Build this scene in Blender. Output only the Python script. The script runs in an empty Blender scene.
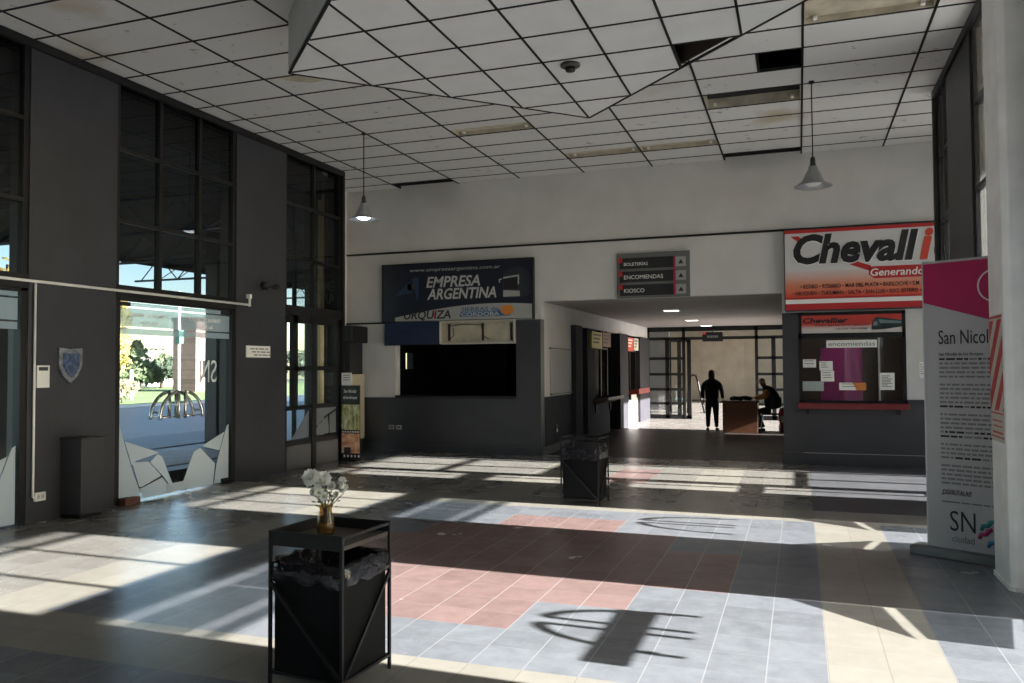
import bpy, bmesh, math, random
from mathutils import Vector, Matrix
random.seed(7)
C = bpy.context.scene.collection
sc = bpy.context.scene
PI = math.pi
XL, XR, ZC, YB = -7.55, 1.68, 5.08, 14.0      # hall: left wall, right wall, ceiling, back wall
XC = -4.4                                      # left wall of the passage
# ------------------------------------------------------------------ materials
MATS = {}
def mat(name, col, rough=0.6, metal=0.0, spec=0.5, noise=0.0, nscale=8.0, emit=None, estr=0.0, bump=0.0, bscale=60.0, stretch=None):
    if name in MATS: return MATS[name]
    m = bpy.data.materials.new(name); m.use_nodes = True
    nt = m.node_tree; b = nt.nodes['Principled BSDF']
    b.inputs['Base Color'].default_value = (*col, 1)
    b.inputs['Roughness'].default_value = rough
    b.inputs['Metallic'].default_value = metal
    b.inputs['Specular IOR Level'].default_value = spec
    if noise > 0 or bump > 0:
        tc = nt.nodes.new('ShaderNodeTexCoord')
        src = tc.outputs['Object']
        if stretch:
            mp = nt.nodes.new('ShaderNodeMapping'); mp.inputs['Scale'].default_value = stretch
            nt.links.new(src, mp.inputs['Vector']); src = mp.outputs['Vector']
    if noise > 0:
        n = nt.nodes.new('ShaderNodeTexNoise'); n.inputs['Scale'].default_value = nscale; n.inputs['Detail'].default_value = 6
        nt.links.new(src, n.inputs['Vector'])
        r = nt.nodes.new('ShaderNodeMapRange')
        r.inputs['From Min'].default_value = 0.3; r.inputs['From Max'].default_value = 0.7
        r.inputs['To Min'].default_value = 1 - noise; r.inputs['To Max'].default_value = 1 + noise
        nt.links.new(n.outputs['Fac'], r.inputs['Value'])
        mx = nt.nodes.new('ShaderNodeMix'); mx.data_type = 'RGBA'; mx.blend_type = 'MULTIPLY'
        mx.inputs['Factor'].default_value = 1; mx.inputs['A'].default_value = (*col, 1)
        nt.links.new(r.outputs['Result'], mx.inputs['B']); nt.links.new(mx.outputs['Result'], b.inputs['Base Color'])
    if bump > 0:
        n2 = nt.nodes.new('ShaderNodeTexNoise'); n2.inputs['Scale'].default_value = bscale
        nt.links.new(src, n2.inputs['Vector'])
        bp = nt.nodes.new('ShaderNodeBump'); bp.inputs['Strength'].default_value = bump; bp.inputs['Distance'].default_value = 0.01
        nt.links.new(n2.outputs['Fac'], bp.inputs['Height']); nt.links.new(bp.outputs['Normal'], b.inputs['Normal'])
    if emit:
        b.inputs['Emission Color'].default_value = (*emit, 1); b.inputs['Emission Strength'].default_value = estr
    MATS[name] = m
    return m
def glass_mat(name, tint, dust, dustcol=(0.85, 0.85, 0.83), gloss=1.0):
    if name in MATS: return MATS[name]
    m = bpy.data.materials.new(name); m.use_nodes = True; nt = m.node_tree
    for n in list(nt.nodes): nt.nodes.remove(n)
    out = nt.nodes.new('ShaderNodeOutputMaterial')
    tr = nt.nodes.new('ShaderNodeBsdfTransparent'); tr.inputs['Color'].default_value = (*tint, 1)
    gl = nt.nodes.new('ShaderNodeBsdfGlossy'); gl.inputs['Roughness'].default_value = 0.02; gl.inputs['Color'].default_value = (gloss, gloss, gloss, 1)
    fr = nt.nodes.new('ShaderNodeFresnel'); fr.inputs['IOR'].default_value = 1.45
    mx = nt.nodes.new('ShaderNodeMixShader')
    geo = nt.nodes.new('ShaderNodeNewGeometry'); iv = nt.nodes.new('ShaderNodeMath'); iv.operation = 'SUBTRACT'; iv.inputs[0].default_value = 1; nt.links.new(geo.outputs['Backfacing'], iv.inputs[1])
    ml = nt.nodes.new('ShaderNodeMath'); ml.operation = 'MULTIPLY'; nt.links.new(fr.outputs['Fac'], ml.inputs[0]); nt.links.new(iv.outputs[0], ml.inputs[1])
    nt.links.new(ml.outputs[0], mx.inputs['Fac']); nt.links.new(tr.outputs['BSDF'], mx.inputs[1]); nt.links.new(gl.outputs['BSDF'], mx.inputs[2])
    last = mx
    if dust > 0:
        df = nt.nodes.new('ShaderNodeBsdfDiffuse'); df.inputs['Color'].default_value = (*dustcol, 1)
        tl = nt.nodes.new('ShaderNodeBsdfTranslucent'); tl.inputs['Color'].default_value = (*dustcol, 1)
        ad = nt.nodes.new('ShaderNodeMixShader'); ad.inputs['Fac'].default_value = 0.5
        nt.links.new(df.outputs['BSDF'], ad.inputs[1]); nt.links.new(tl.outputs['BSDF'], ad.inputs[2])
        m2 = nt.nodes.new('ShaderNodeMixShader'); m2.inputs['Fac'].default_value = dust
        nt.links.new(mx.outputs['Shader'], m2.inputs[1]); nt.links.new(ad.outputs['Shader'], m2.inputs[2]); last = m2
    nt.links.new(last.outputs['Shader'], out.inputs['Surface'])
    MATS[name] = m
    return m
def tile_mat(name, col, joint, size, ox, oy, var=0.10, rough=0.28, jw=0.012, scuff=0.25, spec=0.5):
    m = bpy.data.materials.new(name); m.use_nodes = True; nt = m.node_tree; b = nt.nodes['Principled BSDF']
    N, L = nt.nodes.new, nt.links.new
    tc = N('ShaderNodeTexCoord'); sp = N('ShaderNodeSeparateXYZ'); L(tc.outputs['Object'], sp.inputs[0])
    def mth(op, a, bb=None, c=None):
        n = N('ShaderNodeMath'); n.operation = op
        for i, v in enumerate((a, bb, c)):
            if v is None: continue
            if isinstance(v, (int, float)): n.inputs[i].default_value = v
            else: L(v, n.inputs[i])
        return n.outputs[0]
    u = mth('DIVIDE', mth('SUBTRACT', sp.outputs['X'], ox), size); v = mth('DIVIDE', mth('SUBTRACT', sp.outputs['Y'], oy), size)
    fu, fv = mth('FRACT', u), mth('FRACT', v)
    ju = mth('LESS_THAN', mth('MINIMUM', fu, mth('SUBTRACT', 1, fu)), jw); jv = mth('LESS_THAN', mth('MINIMUM', fv, mth('SUBTRACT', 1, fv)), jw)
    jm = mth('MULTIPLY', mth('MAXIMUM', ju, mth('MULTIPLY', jv, 0.35)), 0.8)
    cb = N('ShaderNodeCombineXYZ'); L(mth('FLOOR', u), cb.inputs[0]); L(mth('FLOOR', v), cb.inputs[1])
    wn = N('ShaderNodeTexWhiteNoise'); wn.noise_dimensions = '2D'; L(cb.outputs[0], wn.inputs['Vector'])
    n1 = N('ShaderNodeTexNoise'); n1.inputs['Scale'].default_value = 6.0; n1.inputs['Detail'].default_value = 6; n1.inputs['Roughness'].default_value = 0.65
    L(tc.outputs['Object'], n1.inputs['Vector'])
    f = mth('ADD', mth('MULTIPLY', mth('SUBTRACT', wn.outputs['Value'], 0.5), var * 2), mth('MULTIPLY', mth('SUBTRACT', n1.outputs['Fac'], 0.5), scuff * 3))
    f = mth('ADD', f, 1.0)
    mx = N('ShaderNodeMix'); mx.data_type = 'RGBA'; mx.blend_type = 'MULTIPLY'; mx.inputs['Factor'].default_value = 1; mx.inputs['A'].default_value = (*col, 1); L(f, mx.inputs['B'])
    mj = N('ShaderNodeMix'); mj.data_type = 'RGBA'; L(jm, mj.inputs['Factor']); L(mx.outputs['Result'], mj.inputs['A']); mj.inputs['B'].default_value = (*joint, 1)
    L(mj.outputs['Result'], b.inputs['Base Color'])
    n3 = N('ShaderNodeTexNoise'); n3.inputs['Scale'].default_value = 2.0; n3.inputs['Detail'].default_value = 5; L(tc.outputs['Object'], n3.inputs['Vector'])
    L(mth('ADD', mth('MULTIPLY', n3.outputs['Fac'], 0.12), rough - 0.06), b.inputs['Roughness'])
    b.inputs['Specular IOR Level'].default_value = spec
    return m
def ceil_tile_mat():
    m = bpy.data.materials.new('ceiling_tile_white'); m.use_nodes = True; nt = m.node_tree; b = nt.nodes['Principled BSDF']
    N, L = nt.nodes.new, nt.links.new
    tc = N('ShaderNodeTexCoord')
    n1 = N('ShaderNodeTexNoise'); n1.inputs['Scale'].default_value = 0.55; n1.inputs['Detail'].default_value = 5; L(tc.outputs['Object'], n1.inputs['Vector'])
    r1 = N('ShaderNodeValToRGB'); r1.color_ramp.elements[0].position = 0.64; r1.color_ramp.elements[1].position = 0.74
    r1.color_ramp.elements[0].color = (0.60, 0.595, 0.59, 1); r1.color_ramp.elements[1].color = (0.44, 0.38, 0.29, 1)
    L(n1.outputs['Fac'], r1.inputs['Fac'])
    n2 = N('ShaderNodeTexNoise'); n2.inputs['Scale'].default_value = 7; n2.inputs['Detail'].default_value = 4; L(tc.outputs['Object'], n2.inputs['Vector'])
    r2 = N('ShaderNodeValToRGB'); r2.color_ramp.elements[0].position = 0.27; r2.color_ramp.elements[1].position = 0.34
    r2.color_ramp.elements[0].color = (0.55, 0.53, 0.50, 1); r2.color_ramp.elements[1].color = (1, 1, 1, 1)
    L(n2.outputs['Fac'], r2.inputs['Fac'])
    mx = N('ShaderNodeMix'); mx.data_type = 'RGBA'; mx.blend_type = 'MULTIPLY'; mx.inputs['Factor'].default_value = 1
    L(r1.outputs['Color'], mx.inputs['A']); L(r2.outputs['Color'], mx.inputs['B']); L(mx.outputs['Result'], b.inputs['Base Color'])
    b.inputs['Roughness'].default_value = 0.85
    return m
def block_mat(name, col, joint, bw, bh, axis, var=0.06):     # painted block wall, faint joints
    m = bpy.data.materials.new(name); m.use_nodes = True; nt = m.node_tree; b = nt.nodes['Principled BSDF']
    N, L = nt.nodes.new, nt.links.new
    tc = N('ShaderNodeTexCoord'); sp = N('ShaderNodeSeparateXYZ'); L(tc.outputs['Object'], sp.inputs[0])
    cb = N('ShaderNodeCombineXYZ'); L(sp.outputs[axis], cb.inputs[0]); L(sp.outputs['Z'], cb.inputs[1])
    br = N('ShaderNodeTexBrick'); L(cb.outputs[0], br.inputs['Vector'])
    br.inputs['Scale'].default_value = 1; br.inputs['Brick Width'].default_value = bw; br.inputs['Row Height'].default_value = bh; br.inputs['Mortar Size'].default_value = 0.004
    br.inputs['Color1'].default_value = (*[c * (1 - var) for c in col], 1); br.inputs['Color2'].default_value = (*[c * (1 + var) for c in col], 1); br.inputs['Mortar'].default_value = (*joint, 1)
    n1 = N('ShaderNodeTexNoise'); n1.inputs['Scale'].default_value = 2.2; n1.inputs['Detail'].default_value = 7; L(tc.outputs['Object'], n1.inputs['Vector'])
    r = N('ShaderNodeMapRange'); r.inputs['From Min'].default_value = 0.3; r.inputs['From Max'].default_value = 0.7; r.inputs['To Min'].default_value = 0.88; r.inputs['To Max'].default_value = 1.12; L(n1.outputs['Fac'], r.inputs['Value'])
    mx = N('ShaderNodeMix'); mx.data_type = 'RGBA'; mx.blend_type = 'MULTIPLY'; mx.inputs['Factor'].default_value = 1
    L(br.outputs['Color'], mx.inputs['A']); L(r.outputs['Result'], mx.inputs['B']); L(mx.outputs['Result'], b.inputs['Base Color'])
    b.inputs['Roughness'].default_value = 0.45
    return m
def grad_mat(name, c0, c1, axis, a, b_, rough=0.35):         # printed colour gradient of a sign face
    m = bpy.data.materials.new(name); m.use_nodes = True; nt = m.node_tree; b = nt.nodes['Principled BSDF']
    N, L = nt.nodes.new, nt.links.new
    tc = N('ShaderNodeTexCoord'); sp = N('ShaderNodeSeparateXYZ'); L(tc.outputs['Object'], sp.inputs[0])
    r = N('ShaderNodeMapRange'); r.inputs['From Min'].default_value = a; r.inputs['From Max'].default_value = b_; L(sp.outputs[axis], r.inputs['Value'])
    mx = N('ShaderNodeMix'); mx.data_type = 'RGBA'; mx.inputs['A'].default_value = (*c0, 1); mx.inputs['B'].default_value = (*c1, 1)
    L(r.outputs['Result'], mx.inputs['Factor']); L(mx.outputs['Result'], b.inputs['Base Color'])
    b.inputs['Roughness'].default_value = rough
    return m

GREYW = block_mat('grey_painted_block', (0.031, 0.033, 0.041), (0.025, 0.026, 0.032), 0.42, 0.42, 'Y')
GREYB = mat('grey_painted_wall', (0.037, 0.037, 0.044), 0.42, noise=0.10, nscale=3)
GREYM = mat('matt_grey_wall', (0.036, 0.036, 0.042), 0.85, spec=.12, noise=0.10, nscale=3)
WHITEM = mat('matt_white_wall', (0.50, 0.48, 0.46), 0.9, spec=.1, noise=0.06, nscale=2)
GREYD = mat('dark_grey_paint', (0.034, 0.034, 0.039), 0.4, noise=0.1, nscale=4)
WHITEW = mat('white_plaster', (0.56, 0.55, 0.54), 0.75, noise=0.07, nscale=1.6)
COLW = mat('white_column_paint', (0.88, 0.88, 0.88), 0.55, noise=0.08, nscale=4)
BLACKF = mat('black_steel', (0.009, 0.009, 0.010), 0.45, spec=.35, noise=0.15, nscale=20)
BLACKM = mat('matt_black', (0.010, 0.010, 0.011), 0.7)
VOID = mat('dark_plenum', (0.012, 0.011, 0.010), 0.95)
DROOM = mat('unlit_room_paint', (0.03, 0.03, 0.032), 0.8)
TBAR = mat('ceiling_grid_bar', (0.012, 0.012, 0.013), 0.7, spec=.2)
CTILE = ceil_tile_mat()
BEIGE = mat('bare_board_beige', (0.46, 0.41, 0.325), 0.8, noise=0.25, nscale=5)
GLASS = glass_mat('clear_glass', (0.93, 0.95, 0.95), 0.012)
GLASSD = glass_mat('dusty_glass', (0.90, 0.92, 0.91), 0.030)
GLASSU = glass_mat('tinted_window_glass', (0.58, 0.60, 0.62), 0.006, gloss=.7)
FROST = glass_mat('frosted_film', (0.80, 0.84, 0.86), 0.62, (0.80, 0.82, 0.82))
FROSTB = glass_mat('frosted_band', (0.75, 0.82, 0.85), 0.45, (0.72, 0.80, 0.84))
CHROME = mat('brushed_steel', (0.62, 0.60, 0.55), 0.25, 1.0, noise=0.1, nscale=30)
ALU = mat('aluminium', (0.55, 0.56, 0.58), 0.35, 0.9)
LAMPG = mat('galvanised_shade', (0.42, 0.43, 0.45), 0.38, 0.6, noise=0.1, nscale=20)
WHITEP = mat('white_plastic', (0.75, 0.75, 0.72), 0.4)
PAPER = mat('white_paper', (0.78, 0.77, 0.75), 0.8)
INK = mat('black_ink', (0.012, 0.012, 0.014), 0.6)
GINK = mat('grey_print', (0.16, 0.16, 0.17), 0.7)
BAG = mat('black_bin_liner', (0.008, 0.008, 0.011), 0.14, bump=0.9, bscale=22)
RUST = mat('stained_tray', (0.045, 0.034, 0.026), 0.5, noise=0.35, nscale=9)
RED = mat('sign_red', (0.45, 0.022, 0.025), 0.4)
REDO = mat('sign_red_orange', (0.62, 0.06, 0.035), 0.4)
NAVY = mat('sign_navy', (0.008, 0.011, 0.026), 0.4, noise=0.2, nscale=2)
BLUEP = mat('blue_panel', (0.012, 0.022, 0.062), 0.45, noise=0.1, nscale=4)
MAGENTA = mat('magenta_print', (0.42, 0.008, 0.10), 0.5)
PINK = mat('pink_sheet', (0.50, 0.015, 0.23), 0.6, noise=0.1, nscale=3)
WOODD = mat('brown_veneer', (0.22, 0.095, 0.05), 0.45, noise=0.2, nscale=3, stretch=(1, 1, 8))
WOODR = mat('dark_wood', (0.11, 0.055, 0.032), 0.5, noise=0.2, nscale=4)
SKIN = mat('skin', (0.42, 0.22, 0.15), 0.55)

# ------------------------------------------------------------------ mesh helpers
ORG = {}
class MB:
    def __init__(s): s.v = []; s.f = []; s.m = []; s.sm = []
    def add(s, vs, fs, m=0, smooth=False):
        o = len(s.v); s.v += [Vector(p) for p in vs]
        for f in fs: s.f.append([i + o for i in f]); s.m.append(m); s.sm.append(smooth)
        return s
    def box(s, x0, x1, y0, y1, z0, z1, m=0):
        x0, x1 = sorted((x0, x1)); y0, y1 = sorted((y0, y1)); z0, z1 = sorted((z0, z1))
        return s.add([(x0, y0, z0), (x1, y0, z0), (x1, y1, z0), (x0, y1, z0), (x0, y0, z1), (x1, y0, z1), (x1, y1, z1), (x0, y1, z1)],
                     [(0, 3, 2, 1), (4, 5, 6, 7), (0, 1, 5, 4), (1, 2, 6, 5), (2, 3, 7, 6), (3, 0, 4, 7)], m)
    def beam(s, p, q, w, d=None, up=(0, 0, 1), m=0):
        p, q = Vector(p), Vector(q); d = d or w; a = (q - p).normalized(); u = Vector(up)
        if abs(a.dot(u)) > 0.98: u = Vector((1, 0, 0))
        r = a.cross(u).normalized(); u = r.cross(a)
        c = [(-w / 2, -d / 2), (w / 2, -d / 2), (w / 2, d / 2), (-w / 2, d / 2)]
        return s.add([p + r * i + u * j for i, j in c] + [q + r * i + u * j for i, j in c],
                     [(0, 3, 2, 1), (4, 5, 6, 7), (0, 1, 5, 4), (1, 2, 6, 5), (2, 3, 7, 6), (3, 0, 4, 7)], m)
    def tube(s, pts, r, n=8, m=0, cap=True):
        pts = [Vector(p) for p in pts]; rs = r if isinstance(r, (list, tuple)) else [r] * len(pts)
        vs = []; k = len(pts); pu = None
        for i, p in enumerate(pts):
            t = (pts[min(i + 1, k - 1)] - pts[max(i - 1, 0)]).normalized()
            u = pu if pu is not None else (Vector((0, 0, 1)) if abs(t.z) < 0.9 else Vector((1, 0, 0)))
            a = t.cross(u)
            if a.length < 1e-4: a = t.cross(Vector((0.3, 1, 0.2)))
            a.normalize(); b = a.cross(t); pu = b
            for j in range(n):
                w = 2 * PI * j / n; vs.append(p + (a * math.cos(w) + b * math.sin(w)) * rs[i])
        fs = [(i * n + j, i * n + (j + 1) % n, (i + 1) * n + (j + 1) % n, (i + 1) * n + j) for i in range(k - 1) for j in range(n)]
        if cap: fs += [tuple(range(n - 1, -1, -1)), tuple((k - 1) * n + j for j in range(n))]
        return s.add(vs, fs, m, True)
    def lathe(s, prof, c=(0, 0, 0), n=24, m=0):
        c = Vector(c); vs = []
        for r, z in prof:
            for j in range(n): w = 2 * PI * j / n; vs.append(c + Vector((r * math.cos(w), r * math.sin(w), z)))
        return s.add(vs, [(i * n + j, i * n + (j + 1) % n, (i + 1) * n + (j + 1) % n, (i + 1) * n + j) for i in range(len(prof) - 1) for j in range(n)], m, True)
    def prism(s, poly, o, r, u, d, m=0):      # poly in (r,u) plane at o, extruded by vector d
        o, r, u, d = Vector(o), Vector(r), Vector(u), Vector(d); n = len(poly)
        A = [o + r * a + u * b for a, b in poly]
        return s.add(A + [p + d for p in A], [tuple(range(n)), tuple(range(2 * n - 1, n - 1, -1))] + [(i, (i + 1) % n, n + (i + 1) % n, n + i) for i in range(n)], m)
    def sphere(s, c, rx, ry=None, rz=None, n=12, k=8, m=0):
        ry = ry or rx; rz = rz or rx; c = Vector(c); vs = [c + Vector((0, 0, -rz))]
        for i in range(1, k):
            a = -PI / 2 + PI * i / k
            for j in range(n): w = 2 * PI * j / n; vs.append(c + Vector((rx * math.cos(a) * math.cos(w), ry * math.cos(a) * math.sin(w), rz * math.sin(a))))
        vs.append(c + Vector((0, 0, rz))); fs = [(0, 1 + (j + 1) % n, 1 + j) for j in range(n)]
        for i in range(k - 2):
            for j in range(n): a = 1 + i * n; fs.append((a + j, a + (j + 1) % n, a + n + (j + 1) % n, a + n + j))
        e = len(vs) - 1; a = 1 + (k - 2) * n; fs += [(e, a + j, a + (j + 1) % n) for j in range(n)]
        return s.add(vs, fs, m, True)
    def build(s, name, mats, parent=None, bevel=0.0, local=False, fixn=True):
        me = bpy.data.meshes.new(name)
        if parent is not None: off = Vector((0, 0, 0)) if local else ORG[parent.name]
        else:
            lo = Vector([min(p[i] for p in s.v) for i in range(3)]); hi = Vector([max(p[i] for p in s.v) for i in range(3)])
            off = Vector(((lo.x + hi.x) / 2, (lo.y + hi.y) / 2, lo.z))
        if SETWORLD.get('on') and parent is None: off = Vector((0, 0, 0))
        me.from_pydata([p - off for p in s.v], [], s.f)
        for mm in (mats if isinstance(mats, (list, tuple)) else [mats]): me.materials.append(mm)
        me.polygons.foreach_set('material_index', s.m); me.polygons.foreach_set('use_smooth', s.sm)
        if fixn:
            bm = bmesh.new(); bm.from_mesh(me); bmesh.ops.recalc_face_normals(bm, faces=bm.faces); bm.to_mesh(me); bm.free()
        me.update()
        o = bpy.data.objects.new(name, me); C.objects.link(o)
        if parent is not None: o.parent = parent; ORG[o.name] = Vector(ORG[parent.name])
        else: o.location = off; ORG[o.name] = off.copy()
        if bevel:
            md = o.modifiers.new('bevel', 'BEVEL'); md.width = bevel; md.segments = 2; md.limit_method = 'ANGLE'
        return o
SETWORLD = {'on': False}
def tag(o, label=None, cat=None, group=None, kind=None):
    if label: o['label'] = label
    if cat: o['category'] = cat
    if group: o['group'] = group
    if kind: o['kind'] = kind
    return o
def thing(name, label, cat, loc, group=None, kind=None):
    o = bpy.data.objects.new(name, None); C.objects.link(o); o.location = loc; o.empty_display_size = 0.1
    ORG[o.name] = Vector(loc)
    return tag(o, label, cat, group, kind)
def struct(b, name, mats, parent=None, label=None, cat=None):
    SETWORLD['on'] = parent is None
    o = b.build(name, mats, parent); SETWORLD['on'] = False
    if parent is None:
        o['kind'] = 'structure'
        if label: tag(o, label, cat)
    return o
def box_obj(name, x0, x1, y0, y1, z0, z1, m, parent=None, bevel=0.0): return MB().box(x0, x1, y0, y1, z0, z1).build(name, m, parent, bevel)
def text(parent, name, s, o, r, u, h, w=None, m=INK, bold=0.0, shear=0.0, align='L', d=0.003):
    """lettering: o = lower-left (or centre) of the caps, r/u = unit directions as read"""
    cu = bpy.data.curves.new('t', 'FONT'); cu.body = s; cu.size = 1; cu.offset = bold; cu.shear = shear; cu.extrude = 0.001; cu.resolution_u = 3
    ob = bpy.data.objects.new('t', cu); C.objects.link(ob); bpy.context.view_layer.update()
    me = bpy.data.meshes.new_from_object(ob.evaluated_get(bpy.context.evaluated_depsgraph_get()))
    bpy.data.objects.remove(ob); bpy.data.curves.remove(cu)
    xs = [v.co.x for v in me.vertices]; ys = [v.co.y for v in me.vertices]
    x0, x1, y0, y1 = min(xs), max(xs), min(ys), max(ys)
    capy = max(y1, 0.5); sy = h / capy; sx = sy if w is None else w / (x1 - x0)
    W = (x1 - x0) * sx; o, r, u = Vector(o), Vector(r).normalized(), Vector(u).normalized(); n = r.cross(u)
    sh = {'L': 0, 'C': -W / 2, 'R': -W}[align]; off = ORG[parent.name]
    for v in me.vertices:
        v.co = o + r * ((v.co.x - x0) * sx + sh) + u * (v.co.y * sy) + n * (d if v.co.z > 0 else 0.0005) - off
    me.name = name; me.materials.clear(); me.materials.append(m)
    ob = bpy.data.objects.new(name, me); C.objects.link(ob); ob.parent = parent; ORG[ob.name] = Vector(off)
    return ob
def skin(name, verts, edges, rad, m, parent=None, sub=2, root=0):
    off = ORG[parent.name] if parent else Vector((0, 0, 0))
    me = bpy.data.meshes.new('sk'); me.from_pydata([Vector(v) for v in verts], edges, [])
    ob = bpy.data.objects.new('sk', me); C.objects.link(ob)
    ob.modifiers.new('s', 'SKIN'); sd = ob.modifiers.new('d', 'SUBSURF'); sd.levels = sub; sd.render_levels = sub
    for i, v in enumerate(me.skin_vertices[0].data):
        q = rad[i]; v.radius = q if isinstance(q, tuple) else (q, q); v.use_root = (i == root)
    bpy.context.view_layer.update()
    m2 = bpy.data.meshes.new_from_object(ob.evaluated_get(bpy.context.evaluated_depsgraph_get()))
    bpy.data.objects.remove(ob)
    for v in m2.vertices: v.co -= off
    m2.materials.clear(); m2.materials.append(m)
    for p in m2.polygons: p.use_smooth = True; p.material_index = 0
    m2.name = name; o = bpy.data.objects.new(name, m2); C.objects.link(o)
    if parent: o.parent = parent; ORG[o.name] = Vector(off)
    return o
def chain(ch):
    """ch: list of (list of (point, radius), parent key or None) -> verts, edges, radii"""
    V, E, R = [], [], []; key = {}
    for pts, start in ch:
        prev = key.get(start) if start else None
        for q in pts:
            p, r = q[0], q[1]; V.append(p); R.append(r); i = len(V) - 1
            if prev is not None: E.append((prev, i))
            prev = i
            if len(q) > 2: key[q[2]] = i
    return V, E, R
exec_order = None
# ------------------------------------------------------------------ floor
T = 0.305; FX, FY = -4.76, 4.10
TG = tile_mat('floor_tile_grey', (0.152, 0.160, 0.180), (0.25, 0.25, 0.26), T, FX, FY, rough=0.25, spec=.5)
TD = tile_mat('floor_tile_dark', (0.100, 0.101, 0.112), (0.13, 0.13, 0.13), T, FX, FY, rough=0.25, spec=.5)
TW = tile_mat('floor_tile_worn', (0.178, 0.168, 0.155), (0.125, 0.115, 0.105), T, FX, FY, rough=0.27, spec=.5, scuff=0.2)
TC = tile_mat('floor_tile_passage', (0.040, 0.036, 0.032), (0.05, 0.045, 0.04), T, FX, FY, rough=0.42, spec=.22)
TBE = tile_mat('floor_tile_beige', (0.238, 0.222, 0.194), (0.18, 0.165, 0.145), T, FX, FY, rough=0.25, spec=.5, var=0.05, scuff=0.12)
TR = tile_mat('floor_tile_red', (0.195, 0.130, 0.124), (0.30, 0.27, 0.26), T, FX, FY, rough=0.25, spec=.5, scuff=0.22)
b = MB()
def fld(i, j):
    a, c = i % 18, j % 18
    if j >= 18:
        if j < 33 and i in (3, 4, 11, 12): return 3
        if 23 <= j < 28 and i in (7, 8): return 4
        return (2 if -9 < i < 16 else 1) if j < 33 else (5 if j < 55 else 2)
    if a >= 16 or c >= 16: return 3
    if 0 <= i < 18 and 0 <= j < 18:
        dx, dy = abs(a + .5 - 8), abs(c + .5 - 8)
        if (dy < 2 and dx < 6) or (dy < 4 and dx < 4) or (dy < 6 and dx < 2): return 4
        return 0
    return 2 if i < 0 and j >= -2 else 0
for i in range(-15, 27):
    for j in range(-24, 109):
        x, y = FX + i * T, FY + j * T
        y1 = y + T
        if j == 15: b.add([(x, y + .205, 0), (x + T, y + .205, 0), (x + T, y1, 0), (x, y1, 0)], [(0, 1, 2, 3)], 3); y1 = y + .205
        b.add([(x, y, 0), (x + T, y, 0), (x + T, y1, 0), (x, y1, 0)], [(0, 1, 2, 3)], fld(i, j))
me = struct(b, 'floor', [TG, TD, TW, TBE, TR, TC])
bm = bmesh.new(); bm.from_mesh(me.data); bmesh.ops.remove_doubles(bm, verts=bm.verts, dist=1e-4); bm.to_mesh(me.data); bm.free()

# ------------------------------------------------------------------ ceiling with its tile grid
xs = [-7.23 + 1.22 * k for k in range(-2, 10)]; ys = [5.66 + .61 * k for k in range(-15, 14)] + [YB]
x_lo, x_hi = -9.0, 3.1
xs = [x_lo] + [x for x in xs if x_lo + .1 < x < x_hi - .1] + [x_hi]
ys = [-3.0] + [y for y in ys if y > -2.9]
def hole(xc, yc):
    for a, c, e, f in ((-7.23, -6.01, 13.59, 14.0), (-1.13, .09, 13.59, 14.0), (-.52, .09, 9.32, 9.93), (-1.13, .09, 10.54, 11.15),
                       (-4.79, -3.57, 10.54, 11.15), (-3.57, -2.35, 12.37, 12.98), (-2.35, -1.13, 12.37, 12.98), (.09, 1.31, 8.10, 8.71)):
        if a < xc < c and e < yc < f: return True
    return False
b = MB()
g = 0.013
for i in range(len(xs) - 1):
    for j in range(len(ys) - 1):
        x0, x1, y0, y1 = xs[i], xs[i + 1], ys[j], ys[j + 1]
        if x1 < -8.4 and y1 < 12.5: continue
        if x0 < -7.6 and y1 < 12.5: x0 = -7.57 - g
        if x0 > 2.4 and y1 < 11.5: continue
        if x1 > 1.75 and y1 < 11.5: x1 = 1.70 + g
        if abs(y0 - 9.32) < .02 and abs(x0 + 1.13) < .02:
            b.box(x0 + g, -.40, y0 + g, y1 - g, ZC, ZC + .015); continue
        if hole((x0 + x1) / 2, (y0 + y1) / 2) and ((x0 < -1.2 and 12 < y0 < 12.5) or (x0 < -3.5 and 10.5 < y0 < 10.6)): b.box(x0 + g, x1 - g, y0 + g, y0 + .27, ZC, ZC + .015)
        if not hole((x0 + x1) / 2, (y0 + y1) / 2): b.box(x0 + g, x1 - g, y0 + g, y1 - g, ZC, ZC + .015)
for x in xs[1:-1]: b.box(x - g, x + g, ys[0], ys[-1], ZC - .008, ZC + .03, 1)
for y in ys[1:-1]: b.box(x_lo if y > 12.3 else -7.56, x_hi if y > 11.4 else 1.70, y - g, y + g, ZC - .006, ZC + .03, 1)
b.add([(-5.82, 8.06, ZC - .003), (-4.82, 8.14, ZC - .003), (-4.85, 8.32, ZC - .003), (-5.55, 8.40, ZC - .003), (-5.78, 8.24, ZC - .003)], [(0, 1, 2, 3, 4)], 2)
b.box(-.41, -.38, 9.32, 9.93, ZC - .006, ZC + .03, 1)
b.box(x_lo, x_hi, 13.96, 13.995, ZC + .04, 5.6, 3)  # black sheet before the back wall paints the plenum's darkness above missing tiles
struct(b, 'ceiling', [CTILE, TBAR, BEIGE, VOID])
b = MB().box(-9.2, 3.3, -3.2, 14.2, 5.62, 5.8)
struct(b, 'roof_slab', [VOID], None, 'dark roof slab over the hall seen through missing ceiling tiles', 'roof')
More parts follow.
